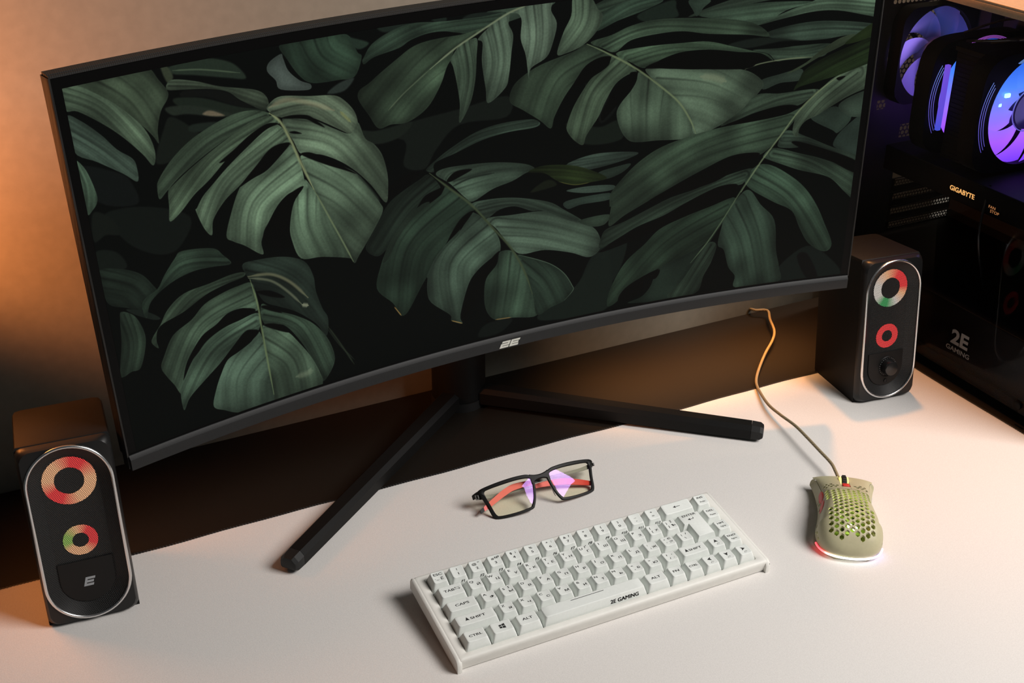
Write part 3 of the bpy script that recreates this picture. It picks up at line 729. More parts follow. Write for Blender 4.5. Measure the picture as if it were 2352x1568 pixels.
def make_speaker(side, loc, yaw, label):
    t = empty('computer_speaker', loc, Matrix.Rotation(math.radians(yaw), 3, 'Z'), label, 'speaker', 'pair of desk speakers')
    # cabinet cross-section, front at y=0, closed in front by the face plate
    sec = [(-40, 0), (40, 0), (40, 60), (40, 80), (38.5, 86), (33, 88.5), (-33, 88.5), (-38.5, 86), (-40, 80), (-40, 60)]
    def ring(z, k=1.):
        return [lv(x * k, 40 + (y - 40) * k, z) for x, y in sec]
    rings = [[lv(x, y, y * math.tan(LEAN)) for x, y in sec], ring(100), ring(172), ring(175.5, .988), ring(177.5, .96), ring(178, .93)]
    MB().loft(rings).build('cabinet', cab_m, t, True, 28)
    # satin face plate with a pill-shaped opening
    ZC = 89.0
    inner = stadium(35.8, 5.0, 174.4, 32)
    def outer(hx, hz, r):
        out = []
        for x, z in inner:
            dx, dz = x, z - ZC; lo, hi = 1.0, 4.0
            for _ in range(40):
                m = (lo + hi) / 2; ax_, az_ = abs(dx * m), abs(dz * m)
                qx, qz = max(ax_ - (hx - r), 0), max(az_ - (hz - r), 0)
                if math.hypot(qx, qz) > r: hi = m
                else: lo = m
            out.append((dx * lo, ZC + dz * lo))
        return out
    prof_ = [(outer(40, 88.2, 6), .2), (outer(40, 88.2, 7), -2.5), (outer(38.8, 87.2, 9), -6.2), (outer(37.4, 86.2, 11), -8.6), (inner, -9.0), (inner, 1.0)]
    pr2 = [[lv(x, y, max(z, .6 + y * math.tan(LEAN) + 1.0)) for x, z in q] for q, y in prof_]
    MB().loft(pr2, False, False).build('face_plate', face_m, t, True, 40)
    # trim ring
    rg = MB(); pts = stadium(36.2, 4.6, 174.8, 28)
    rg.tube([lv(x, -9.2, z) for x, z in pts], 1.6, 8, True)
    rg.build('trim_ring', M['chrome'], t, True, 60, label='bright metal pill-shaped ring')
    # mesh bowl + flat
    o_ = stadium(35.4, 5.4, 174.0, 28); i_ = stadium(24.0, 17, 163.8, 28)
    gr = MB(); gr.loft([[lv(x, -8.8, z) for x, z in o_], [lv(x * .80 + xi * .20, -7.4, z * .80 + zi * .20) for (x, z), (xi, zi) in zip(o_, i_)], [lv(x * .08 + xi * .92, -2.6, z * .08 + zi * .92) for (x, z), (xi, zi) in zip(o_, i_)], [lv(x, -2.2, z) for x, z in i_]], False, True)
    g = gr.build('grille', mesh_m, t, True, 60); uv_front(g)
    # lit rings behind the mesh
    for k, (cz, ro, ri) in enumerate(((139.5, 22.9, 12.6), (80.0, 15.0, 7.0))):
        v = []; f = []; N = 64
        for i in range(N):
            an = 2 * math.pi * i / N
            for r in (ri, ro): v.append(lv(r * math.cos(an), -2.45, cz + r * math.sin(an)))
        v2 = v + [v[0], v[1]]
        f = [(2 * i, 2 * i + 1, 2 * i + 3, 2 * i + 2) for i in range(N)]
        lo = mk('light_ring', v2, f, lights_m[(side, k)], g); uv_front(lo)
        at = lo.data.attributes.new('angle', 'FLOAT', 'POINT')
        for i in range(len(v2)): at.data[i].value = (i // 2) / N
        # dark cone cap inside
    # lower plate
    lp = []
    hw = 23.6; zb, zt = 17.4, 59.5
    lp = [(hw, zt), (-hw, zt)] + [(hw * math.cos(math.pi + math.pi * i / 20), zb + hw + hw * math.sin(math.pi + math.pi * i / 20)) for i in range(21)]
    p_ = MB().loft([[lv(x, -2.0, z) for x, z in lp], [lv(x, -3.4, z) for x, z in lp]]).build('lower_plate', plate_m, t)
    if side == 'L':
        lg = MB()
        for q in logo_quads('Z', 8.5, 9.0, .30): lg.add([lv(x + 1.0, -3.55, z + 37.5) for x, z in q], [(0, 1, 2, 3)])
        lg.build('brand_emblem', M['dimsilver'], p_, label='grey slanted letter emblem')
    else:
        kn = MB()
        prof_ = [(13.2, -3.40), (12.6, -4.00), (11.2, -3.70)]
        kn.loft([[lv(r * math.cos(2 * math.pi * i / 40) + 3, y, 40.5 + r * math.sin(2 * math.pi * i / 40)) for i in range(40)] for r, y in prof_], False, False)
        kn.build('knob_recess', plate_m, p_, True)
        kb = MB()
        for_r = [(9.4, -3.50), (9.0, -11.10), (8.2, -12.70), (7.2, -13.00)]
        kb.loft([[lv((r + (.25 if (i % 2 and k == 1) else 0)) * math.cos(2 * math.pi * i / 72) + 3, y, 40.5 + r * math.sin(2 * math.pi * i / 72)) for i in range(72)] for k, (r, y) in enumerate(for_r)], False, True)
        kb.build('volume_knob', pm('glossy_black_knob', (.012, .012, .012), .22), p_, True, 30)
        dt = MB()
        for i in range(22):
            an = math.radians(-60 + 300 * i / 21)
            dt.cyl((0, 0), .33, 0, .15, 6, tf=lambda x, y, z, an=an: lv(3 + 11.1 * math.cos(an) + x, -4.10 - z, 40.5 + 11.1 * math.sin(an) + y))
        dt.build('level_dots', M['dimsilver'], p_)
        pb = MB()
        pb.loft([[lv(r * math.cos(2 * math.pi * i / 24) + 2, y, 22.6 + r * math.sin(2 * math.pi * i / 24)) for i in range(24)] for r, y in ((2.6, -3.40), (2.5, -4.30), (1.7, -4.40), (1.5, -3.90))], False, True)
        pb.build('power_button', M['black'], p_, True, 40)
    return t
make_speaker('L', (-429.6, 221.5, 0), -4.5, 'black speaker at the left of the mat with orange-pink light rings and grey emblem')
make_speaker('R', (491.2, 208.5, 0), -7.0, 'black speaker beside the computer tower with volume knob and red rings')

# ------------------------------------------------------------------ keyboard (frame: x along the rows, y to the back, z out of the key plane; origin at the front edge)
WK = Matrix(((0.9998679288787516, 0.016147447134543254, -0.0018397692118928803),
             (-0.016251916801273938, 0.9934406335275674, -0.11318826289253547),
             (0.0, 0.11320321376790672, 0.9935718556765875)))
kb = empty('keyboard', (0, 0, 0), WK, 'white compact mechanical keyboard on the mat in front of the glasses', 'keyboard')
KX, KY, KZ = -148.0, 24.0, 21.0            # key-plane origin inside the keyboard frame
kt = lambda x, y, z: (x + KX, y + KY, z + KZ)
# case: swept side profile (y, z) with a well for the keys
X0, X1, YF, YB = -13.5, 312.0, -23.0, 87.0
case = MB()
def cring(ix, iy, z, r): return [kt(x, y, z) for x, y in rrect((X1 - X0) / 2 - ix, (YB - YF) / 2 - iy, r, 6, (X0 + X1) / 2, (YF + YB) / 2)]
wx0, wx1, wy0, wy1 = -3.6, 302.0, -16.2, 80.0
def wring(z, g=0): return [kt(x, y, z) for x, y in rrect((wx1 - wx0) / 2 - g, (wy1 - wy0) / 2 - g, 1.5, 6, (wx0 + wx1) / 2, (wy0 + wy1) / 2)]
case.loft([cring(4, 3, -20.6, 3), cring(2.2, 1.6, -20.2, 3), cring(.7, 1.0, -16, 3), cring(.1, .5, -12, 3), cring(.3, .5, -9.4, 3), cring(1.0, .9, -8.2, 3), cring(2.2, 1.8, -7.5, 3), cring(3.8, 3.2, -7.3, 3), wring(-7.4), wring(-7.8, .3), wring(-14, .3)], True, True)
cs = case.build('case', M['white'], kb, True, 50)
for sx in (0, 1):                              # side cheeks that curl round the ends
    cv = MB()
    x0 = X0 - 1.2 if sx == 0 else X1 - 3.2
    pr_ = [(-25.2, -20.8), (-24.6, -13), (-23.2, -9.6), (-21, -8.0), (-18, -7.6), (84, -7.6), (87, -9), (88.4, -12), (88, -20.4)]
    cv.loft([[kt(x0 + dx, y * (1 if 0 < k < 3 else .992) , z - (0 if 0 < k < 3 else .8)) for y, z in pr_] for k, dx in enumerate((0, 1.2, 3.2, 4.4))])
    cv.build('side_cheek', M['white'], kb, True, 35)
MB().box(wx0 + .6, wx1 - .6, wy0 + .6, wy1 - .6, -13.5, -12.6, tf=kt).build('switch_plate', M['plate'], kb)
for sx in (8, 262):
    MB().box(sx, sx + 28, 70, 84, -33.6 + .4, -20.3, tf=kt, bev=1).build('rear_foot', M['plate'], kb, True)
for sx in (10, 270):
    MB().box(sx, sx + 22, -16, -8, -21.9, -20.3, tf=kt, bev=.4).build('front_pad', M['plate'], kb, True)
# small slot at the right front end
MB().box(X1 + .4, X1 + .55, -24, -23.6, -19, -10.5, tf=kt).build('seam', M['plate'], kb)

U = 19.05
ZB = [2.7, 1.0, .1, .3, .2]; ZF = [.9, .3, .7, .9, .4]
def keycap(row, u0, wd, legends, sub=None, name='keycap'):
    x0 = u0 * U - 2.75; x1 = (u0 + wd) * U - U + 18.1 - 2.75
    cx, hx = (x0 + x1) / 2, (x1 - x0) / 2
    yb = (4 - row) * U + 2.75; yf = yb - 18.1; cy, hy = (yb + yf) / 2, 9.05
    zb, zf = ZB[row], ZF[row]
    ty0, ty1 = yf + 2.75, yb - 2.75        # top face
    tcy, thy, thx = (ty0 + ty1) / 2, (ty1 - ty0) / 2, hx - 2.75
    dish = .6 if wd < 4 else -.3
    def tz(x, y):
        return zf + (zb - zf) * (y - ty0) / (ty1 - ty0) - dish * max(0, 1 - ((x - cx) / thx) ** 2) * (1 if wd < 1.3 else .8)
    mb = MB(); mm_ = 5
    rr = lambda hx_, hy_, r_, cy_: rrect(hx_, hy_, r_, 4, cx, cy_, mm_)
    rings = [[kt(x, y, -9.6) for x, y in rr(hx, hy, 1.2, cy)], [kt(x, y, -8.4) for x, y in rr(hx - .12, hy - .12, 1.2, cy)]]
    for hx_, hy_, r_, dz in ((thx + .22, thy + .22, 1.9, -.9), (thx - .05, thy - .05, 1.9, -.25), (thx - .5, thy - .5, 1.6, 0)):
        rings.append([kt(x, y, tz(x, y) + dz) for x, y in rr(hx_, hy_, r_, tcy)])
    for k in (.85, .7, .55, .4, .25, .1): rings.append([kt(x, y, tz(x, y)) for x, y in rr(thx * k, thy * k, 1.9 * k, tcy)])
    mb.loft(rings, False, True)
    o = mb.build(name, M['key'], kb, True, 32)
    lb = MB()
    def put(txt, dx, dy, size, face='top', bold=.07, sxx=1.5, shear=0., geo=None):
        v, f = geo if geo else text_geo(txt, size, bold, sxx, shear)
        if face == 'top':
            vv = [kt(cx + dx + x, tcy + dy + y, tz(cx + dx + x, tcy + dy + y) + .09) for x, y in v]
        else:                                  # front face of the cap
            a = Vector((0, yf + .1, -8.4)); b = Vector((0, ty0 - .2, zf - .8)); up = (b - a).normalized(); nn = Vector((0, -up.z, up.y)).normalized()
            vv = []
            for x, y in v:
                p = a + up * (dy + y) + Vector((0, -.12, .03)); vv.append(kt(cx + dx + x, p.y, p.z))
        lb.add(vv, f)
    for l in legends: put(*l[:5], **(l[5] if len(l) > 5 else {}))
    if lb.v: lb.build('legend', M['ink'], o)
    return o
def T_(txt, dx, dy, s=3.3, face='top', **k): return (txt, dx, dy, s, face, k)
def poly(*pts): return (list(pts), [tuple(range(len(pts)))])
TRI = {'U': poly((-2.2, -1.7), (0, -.9), (2.2, -1.7), (0, 2.4)), 'L': poly((1.7, -2.2), (.9, 0), (1.7, 2.2), (-2.4, 0)), 'D': poly((-2.2, 1.7), (0, -2.4), (2.2, 1.7), (0, .9)), 'R': poly((-1.7, -2.2), (2.4, 0), (-1.7, 2.2), (-.9, 0))}
def arc_geo(r, a0, a1, w, n=12):
    v = []; f = []
    for i in range(n + 1):
        a = math.radians(a0 + (a1 - a0) * i / n)
        v += [(r * math.cos(a), r * math.sin(a)), ((r - w) * math.cos(a), (r - w) * math.sin(a))]
    return v, [(2 * i, 2 * i + 2, 2 * i + 3, 2 * i + 1) for i in range(n)]
def join(*gs):
    v = []; f = []
    for g in gs: k = len(v); v += g[0]; f += [tuple(i + k for i in q) for q in g[1]]
    return v, f
ICON = join(arc_geo(1.6, 20, 200, .3), poly((-.3, -.2), (.3, -.2), (.3, .25), (-.3, .25)))
BACK = join(poly((-4.2, 0), (-1, -1.5), (-1.6, 0), (-1, 1.5)), poly((-1.6, -.28), (3.8, -.28), (3.8, .28), (-1.6, .28)))
ENT = join(poly((-4.2, 0), (-1, -1.5), (-1.6, 0), (-1, 1.5)), poly((-1.6, -.28), (2.8, -.28), (2.8, .28), (-1.6, .28)), poly((2.2, .28), (2.8, .28), (2.8, 2), (2.2, 2)))
WIN = join(poly((-2.6, -2.0), (-.25, -2.3), (-.25, -.15), (-2.6, -.15)), poly((.2, -2.4), (3, -2.8), (3, -.15), (.2, -.15)), poly((-2.6, .25), (-.25, .25), (-.25, 2.3), (-2.6, 2.0)), poly((.2, .25), (3, .25), (3, 2.8), (.2, 2.4)))
# number row
nums = [('1', '!', ''), ('2', '@', '"'), ('3', '#', '№'), ('4', '$', ';'), ('5', '%', ''), ('6', '^', ':'), ('7', '&', '?'), ('8', '*', ''), ('9', '(', ''), ('0', ')', ''), ('-', '_', ''), ('=', '+', '')]
keycap(0, 0, 1, [T_('ESC', 0, 1.6, 3.6), T_('`~', -2.6, -4.0, 3.2), T_('Ё', 2.6, -3.6, 3.4)])
for i, (a, b, c) in enumerate(nums):
    lg = [T_(a, 0, -3.6, 3.5), T_(b, -1.6 if c else 0, 1.2, 3.2)]
    if c: lg.append(T_(c, 3.0, 1.6, 3.2))
    lg.append(T_('F%d' % (i + 1), 2.6, 2.9, 3.5, 'front', shear=.22, sxx=1.2))
    keycap(0, i + 1, 1, lg)
keycap(0, 13, 2, [T_('', 0, .4, 3, geo=BACK)])
SM = dict(bold=.04, sxx=1.25)
keycap(0, 15, 1, [T_('INS', 0, 1.8, 3.2), T_('PrtSc', .6, -3.4, 2.3, **SM)])
def letter(row, u, a, b, extra=None):
    lg = [T_(a, -3.1, 1.2, 3.4), T_(b, 2.6, -3.0, 3.4)]
    if extra: lg += extra
    keycap(row, u, 1, lg)
keycap(1, 0, 1.5, [T_('TAB', -2.2, -1, 3.7), T_('⇆', 5.8, -1, 4.2, bold=0.)])
TR = lambda: T_('', -1.8, -2.6, 3, geo=poly((-1.6, 0), (0, -.9), (-.4, 0), (0, .9)))
for i, (a, b) in enumerate(zip('QWERTYUIOP', 'ЙЦУКЕНГШЩЗ')):
    ex = [TR()] if a in 'RTY' else ([T_('Ґ', 2.2, 2.4, 3.2)] if a == 'U' else None)
    letter(1, 1.5 + i, a, b, ex)
keycap(1, 11.5, 1, [T_('{', -3.1, 1.4, 3), T_('[', -2.6, -3.2, 3), T_('Х', 2.6, -2.8, 3.4)])
keycap(1, 12.5, 1, [T_('}', -3.1, 1.4, 3), T_(']', -2.6, -3.2, 3), T_('Ъ', 2.8, -2.8, 3.4), T_('Ї', 2.2, 2.2, 3.2)])
keycap(1, 15, 1, [T_('DEL', 0, 1.6, 3.2), T_('Pause', .4, -3.6, 2.3, **SM)])
keycap(2, 0, 1.75, [T_('CAPS', 0, -1.2, 3.9)])
for i, (a, b) in enumerate(zip('ASDFGHJKL', 'ФЫВАПРОЛД')):
    ex = [T_('І', 2.0, 2.0, 3.2)] if a == 'S' else None
    letter(2, 1.75 + i, a, b, ex)
    if a in 'FJ':
        pass
keycap(2, 10.75, 1, [T_(':', -3.1, 1.2, 3.2), T_(';', -1.6, -3.4, 3.2), T_('Ж', 2.8, -3, 3.4)])
keycap(2, 11.75, 1, [T_('"', -2.6, .6, 3.2), T_("'", -2.2, -4, 3.2), T_('Є', 2.6, 1.6, 3.3), T_('Э', 2.8, -3.2, 3.4)])
keycap(2, 12.75, 1, [T_('|', -2.6, 1.0, 3.0), T_('/', 2.6, 1.6, 3.2), T_('\\', -.6, -3.8, 3.2)])
keycap(2, 15, 1, [T_('HM', 0, 1.4, 3.3), T_('PgUp', .6, -3.2, 2.3, **SM)])
SH = lambda dx: T_('', dx, .2, 3, geo=join(poly((-1.9, -1.9), (-.7, -1.5), (0, 2.4)), poly((.7, -1.5), (1.9, -1.9), (0, 2.4)), poly((-.7, -1.5), (.7, -1.5), (0, 2.4))))
keycap(3, 0, 2.25, [SH(-8.3), T_('SHIFT', 2, -1.4, 3.9)])
for i, (a, b) in enumerate(zip('ZXCVBNM', 'ЯЧСМИТЬ')): letter(3, 2.25 + i, a, b)
keycap(3, 9.25, 1, [T_('<', -2.6, 1.0, 3), T_(',', -1.8, -3.2, 3.2), T_('Б', 2.8, -2.6, 3.4)])
keycap(3, 10.25, 1, [T_('>', -2.6, 1.0, 3), T_('.', -2.4, -3.0, 3.2), T_('Ю', 2.2, -2.6, 3.4)])
keycap(3, 11.25, 1, [T_('?', -2.4, .8, 3.2), T_('/', -.8, -3.8, 3.2), T_(',', 3, 1.6, 3.2), T_('.', 3.2, -3, 3.2)])
keycap(3, 12.25, 1.75, [SH(-7.5), T_('SHIFT', 2, -1.4, 3.7)])
keycap(3, 14, 1, [T_('', 0, 1.2, 3, geo=TRI['U']), T_('', .8, -3.6, 2, geo=ICON)])
keycap(3, 15, 1, [T_('END', 0, 1.2, 3.2), T_('PgDn', .6, -3.2, 2.3, **SM)])
B3 = 4 / 3.
keycap(4, 0, B3, [T_('CTRL', 0, -1.2, 3.5)])
keycap(4, B3, B3, [T_('', .3, 0, 3, geo=WIN)])
keycap(4, 2 * B3, B3, [T_('ALT', 0, -1.2, 3.8)])
sp = keycap(4, 4, 5 + 2 / 3., [], name='keycap')
sb = MB()
v, f = text_geo('2E GAMING', 5.2, .2, 1.1, .0)
a = Vector((0, 2.75 - 18.1 + .1, -8.4)); b = Vector((0, 2.75 - 18.1 + 2.55, ZF[4] - .8)); up = (b - a).normalized()
sx_ = 8.05 * U
sb.add([kt(sx_ + 3 + x, (a + up * (2.0 + y)).y - .14, (a + up * (2.0 + y)).z + .03) for x, y in v], f)
sb.add([kt(5.55 * U + x, -3.0 + y, .72) for x, y in ((0, 0), (34, 0), (34, .5), (0, .5))], [(0, 1, 2, 3)])
sb.build('legend', M['ink'], sp)
keycap(4, 9 + 2 / 3., B3, [T_('ALT', 0, -1.2, 3.8)])
keycap(4, 11, 1, [T_('FN', 0, -1.2, 3.8)])
keycap(4, 12, 1, [T_('CTRL', 0, -1.2, 3.2, sxx=1.2)])
for k, d in zip((13, 14, 15), 'LDR'):
    keycap(4, k, 1, [T_('', 0, 1.4, 3, geo=TRI[d]), T_('', .8, -3.8, 2, geo=ICON)])
# big L-shaped enter
def lshape(a, b, c, d, e, g):
    """outline: a left top, b right, c top y, d bottom y, e inner left x, g step y"""
    return [(a, c), (a, g), (e, g), (e, d), (b, d), (b, c)]
ex0 = 13.5 * U - 2.75; ex1 = 15 * U - U + 18.1 - 2.75; ei = 13.75 * U - 2.75
yt = 3 * U + 2.75; ym = 2 * U + U - 15.3 - 0.0; yb_ = 2 * U - 15.3
def ering(o, i, z):
    z = z if callable(z) else (lambda x, y, z=z: z)
    pts = lshape(ex0 + i, ex1 - i, yt - i, yb_ + i, ei + i, ym + i)
    return [kt(x, y, z(x, y)) for x, y in pts]
ez = lambda x, y: .7 + (1.0 - .7) * (y - yb_) / (yt - yb_)
e = MB().loft([ering(0, 0, -9.6), ering(0, .12, -8.4), ering(0, 2.5, lambda x, y: ez(x, y) - .8), ering(0, 2.75, lambda x, y: ez(x, y) - .2), ering(0, 3.2, ez)], False, True)
bm_e = e.build('keycap', M['key'], kb, True, 32)
el = MB(); v, f = text_geo('ENTER', 3.6, .07, 1.45, 0.)
ecx = (ex0 + ex1) / 2; el.add([kt(ecx + x - .2, 3 * U - 3.2 + y, ez(0, 3 * U - 3.2 + y) + .06) for x, y in v], f)
v, f = ENT; el.add([kt(ecx + x - .4, 3 * U - 7.8 + y, ez(0, 3 * U - 7.8 + y) + .06) for x, y in v], f)
el.build('legend', M['ink'], bm_e)

# ------------------------------------------------------------------ mouse (frame: y from heel to front, x to its right)
mang = math.atan2(104, 74)
mo = empty('computer_mouse', (245, -27, 0), Matrix.Rotation(mang - math.pi / 2, 3, 'Z'), 'khaki honeycomb mouse with red buttons and a glowing tail strip, wired', 'mouse')
ML = 127.0
kh = grain(pm('khaki_mouse_plastic', srgb(178, 172, 140), .5), 300, .03)
khd = pm('khaki_inner_plastic', srgb(150, 150, 112), .6)
red = pm('red_rubber_button', srgb(205, 52, 44), .45)
def lerp(tab, t):
    if id(tab) not in LT: c = np.array(spline3(tab, 12)); LT[id(tab)] = (c[:, 0], c[:, 1])
    return float(np.interp(t, *LT[id(tab)]))
LT = {}
MWID = [(0, .5), (.6, 8), (2, 14.5), (5, 21.5), (10, 27), (17, 30.6), (26, 32.4), (38, 32), (52, 29.5), (72, 27.5), (92, 28.5), (110, 31), (122, 33.8), (127, 34)]
MHGT = [(0, 7.4), (.6, 11), (2, 14.5), (5, 19), (10, 25), (17, 30.5), (26, 35), (36, 37.8), (46, 38.5), (60, 37), (80, 32), (100, 25.5), (118, 20.5), (127, 18.5)]
def ms(t, a):
    """point on the shell: t along, a 0 (right low edge) .. 1 (left low edge)"""
    w_ = lerp(MWID, t); h = lerp(MHGT, t); th = math.pi * a
    c, s = math.cos(th), math.sin(th)
    x = w_ * math.copysign(abs(c) ** .62, c); z = 7 + (h - 7) * abs(s) ** .70
    k = max(0, 1 - (z - 7) / (h - 7)) # undercut of the flanks
    x *= 1 - .07 * math.sin(math.pi * k) * (1 if 30 < t < 118 else 0)
    return (x, t, z)
def shell(t0, t1, a0, a1, nt, na, thick, name, mat, parent, front=None):
    v = []; f = []
    for i in range(nt + 1):
        for j in range(na + 1):
            t = t0 + (t1 - t0) * (i / nt) ** (1.9 if t0 == 0 else 1); a = a0 + (a1 - a0) * j / na
            if front: t = t0 + (front(a) - t0) * i / nt
            v.append(ms(t, a))
    for i in range(nt):
        for j in range(na):
            p = i * (na + 1) + j; f.append((p, p + 1, p + na + 2, p + na + 1))
    me = bpy.data.meshes.new(name); me.from_pydata([(x * MM, y * MM, z * MM) for x, y, z in v], [], f); me.update()
    bm = bmesh.new(); bm.from_mesh(me); bmesh.ops.recalc_face_normals(bm, faces=bm.faces)
    if sum(fc.normal.z for fc in bm.faces) < 0: bmesh.ops.reverse_faces(bm, faces=bm.faces)
    bmesh.ops.solidify(bm, geom=list(bm.faces), thickness=thick * MM)
    bmesh.ops.recalc_face_normals(bm, faces=bm.faces)
    bm.to_mesh(me); bm.free(); me.materials.append(mat)
    o = bpy.data.objects.new(name, me); return link(o, parent)
def punch(o, cutters):
    c = MB()
    for q in cutters: c.loft(q)
    cut = mk('cutter', c.v, c.f, None, o.parent)
    m = o.modifiers.new('holes', 'BOOLEAN'); m.operation = 'DIFFERENCE'; m.object = cut; m.solver = 'EXACT'
    dg = bpy.context.evaluated_depsgraph_get(); dg.update()
    me = bpy.data.meshes.new_from_object(o.evaluated_get(dg)); o.modifiers.clear()
    old = o.data; o.data = me; bpy.data.meshes.remove(old); cm = cut.data; bpy.data.objects.remove(cut); bpy.data.meshes.remove(cm)
    bm = bmesh.new(); bm.from_mesh(me)
    for fc in bm.faces: fc.smooth = True
    for e_ in bm.edges:
        if len(e_.link_faces) == 2 and e_.calc_face_angle(0) > math.radians(30): e_.smooth = False
    bm.to_mesh(me); bm.free()
def hexa(x, y, r, z0=9, z1=60, ph=30, n=6):
    ps = [(x + r * math.cos(math.radians(ph + 360 * i / n)), y + r * math.sin(math.radians(ph + 360 * i / n))) for i in range(n)]
    return [[(a, b, z0) for a, b in ps], [(a, b, z1) for a, b in ps]]
body = shell(.0, 81, .0, 1., 60, 44, 1.7, 'top_shell', kh, mo)
cut = []
for c in range(-4, 5):
    for r in range(0, 15):
        x = c * 5.0; y = 9 + r * 5.77 + (2.885 if c % 2 else 0)
        if y > 79: continue
        if abs(c) == 4 and not (y > 58 or y < 38): continue
        if y < (14, 11.5, 8.5, 11.5, 14)[abs(c)]: continue
        cut.append(hexa(x, y, 2.5))
for sx in (-1, 1):                               # flank openings
    for k, (y, z) in enumerate(((18, 12), (23, 15), (28, 12), (33, 15), (38, 12), (66, 12), (71, 16), (76, 12))):
        ps = [(y + 1.9 * math.cos(math.radians(60 * i)), z + 1.9 * math.sin(math.radians(60 * i))) for i in range(6)]
        cut.append([[(sx * 22, a, b) for a, b in ps], [(sx * 45, a, b) for a, b in ps]])
punch(body, cut)
# front edges of the two main buttons sweep out to the corners
fr = lambda a: 121.5 + 5.5 * abs(2 * a - 1) ** 1.3 - 3.0 * math.sin(math.pi * abs(2 * a - 1))
for nm, a0, a1, sg in (('right_button', .17, .4835, 1), ('left_button', .5165, .83, -1)):
    b_ = shell(82.2, 124, a0, a1, 22, 16, 2.0, nm, kh, mo, front=fr)
    cc = []
    for y, xs in ((88, (11, 15.5, 20)), (92, (9, 13.2, 17.6, 21.5)), (96, (15, 19.5))):
        for x in xs: cc.append(hexa(sg * x, y, 1.9, ph=0, n=4 if x > 16 else 6))
    punch(b_, cc)
# flanks in front, base, inside
shell(82.2, 88.4, .4845, .5155, 6, 4, 2.0, 'centre_bridge', kh, mo)
for a0, a1 in ((.0, .155), (.845, 1.)):
    fl = shell(82.2, 119, a0, a1, 16, 8, 1.7, 'front_flank', kh, mo)
bs = MB()
def bring(k, z): return [(x * k, y, z) for x, y in [(lerp(MWID, t), t) for t in [4 + 117 * i / 24 for i in range(25)]] + [(-lerp(MWID, t), t) for t in [121 - 118 * i / 24 for i in range(25)]]]
bs.loft([bring(.86, .8), bring(.9, 2.2), bring(.94, 6.5), bring(.90, 7.4)])
bs.build('base', kh, mo, True, 40)
MB().box(-20, 20, 14, 116, 7.3, 9.5, bev=.5).build('inner_chassis', khd, mo)
glow = pm('green_lit_board', srgb(60, 70, 25), .6, emit=srgb(150, 190, 40), estr=.16)
MB().box(-15, 15, 24, 74, 14, 16, bev=.4).build('lit_board', glow, mo)
ch = MB()
for x, y in ((-6, 30), (5, 36), (-4, 44), (6, 50), (0, 58), (-8, 62), (9, 64)): ch.box(x - 2.2, x + 2.2, y - 1.6, y + 1.6, 16, 19.5)
ch.box(-22, -19, 30, 70, 10, 22).box(-19, 19, 72, 75, 10, 24)
ch.build('board_chips', M['black'], mo)
led = MB()
for x, y in ((-1.5, 25.5), (3.5, 21.6)): led.cyl((x, y), 2.2, 24, 26.5, 16)
led.build('led', pm('bright_led', (1, 1, .8), .4, emit=(1., 1., .55, 1), estr=7), mo)
point('mouse_glow', (1, 30, 23.5), .012, (.75, 1., .18), 3, mo)
point('mouse_glow_front', (0, 52, 24), .010, (.75, 1., .18), 3, mo)
# wheel bay
bay = MB(); bay.box(-5.2, 5.2, 84, 126, 10, 12.5).box(-5.4, -4.8, 84, 121, 10, 20).box(4.8, 5.4, 84, 121, 10, 20)
bay.build('wheel_bay', pm('yellow_lit_bay', srgb(190, 180, 90), .4, emit=srgb(225, 215, 120), estr=.35), mo)
wh = MB()
wp = [[(x, 110 + r * math.cos(2 * math.pi * i / 36), 16 + r * math.sin(2 * math.pi * i / 36)) for i in range(36)] for x, r in ((-2.6, 9.4), (-1.7, 10.6), (1.7, 10.6), (2.6, 9.4))]
wl = wh.loft(wp).build('scroll_wheel', M['black'], mo, True, 30)
tr = MB()
for k in range(24):
    a = 2 * math.pi * k / 24
    tr.box(-1.6, 1.6, -.6, .6, 0, .6, tf=lambda x, y, z, a=a: (x, 110 + (10.5 + z) * math.cos(a) - y * math.sin(a), 16 + (10.5 + z) * math.sin(a) + y * math.cos(a)))
tr.build('wheel_tread', M['stitch'], wl)
for x in (-3.6, 3.6):
    MB().loft([[(x + dx, 110 + 9.4 * math.cos(2 * math.pi * i / 30), 15.6 + 9.4 * math.sin(2 * math.pi * i / 30)) for i in range(30)] for dx in (-.7, .7)]).build('wheel_rim', pm('glowing_wheel_rim', srgb(230, 220, 130), .4, emit=srgb(240, 235, 150), estr=.8), wl, True)
MB().box(-3.9, 3.9, 89.5, 97.5, 27.2, 31.2, bev=1.6, tf=lambda x, y, z: (x, y, z - (y - 86) * .29)).build('dpi_button', red, mo, True)
MB().box(-4.6, 4.6, 88.6, 99.5, 22, 27.2, bev=.5, tf=lambda x, y, z: (x, y, z - (y - 86) * .29)).build('button_surround', kh, mo, True)
# red thumb buttons on the left flank
for t0, t1 in ((52, 70), (71, 90)):
    v = []; f = []
    N1, N2 = 12, 8
    for i in range(N1 + 1):
        for j in range(N2 + 1):
            u_, q = i / N1, j / N2
            t = t0 + (t1 - t0) * u_; bul = math.sin(math.pi * u_) ** .5 if 0 < u_ < 1 else 0
            a = .885 + (q - .5) * .15 * (.3 + .7 * bul)
            x, y, z = ms(t, a); o_ = .2 + 1.1 * (math.sin(math.pi * u_) * math.sin(math.pi * q)) ** .5
            v.append((x - o_ * .9, y, z + o_ * .35))
    f = [(i * (N2 + 1) + j, i * (N2 + 1) + j + 1, (i + 1) * (N2 + 1) + j + 1, (i + 1) * (N2 + 1) + j) for i in range(N1) for j in range(N2)]
    mk('thumb_button', v, f, red, mo, True)
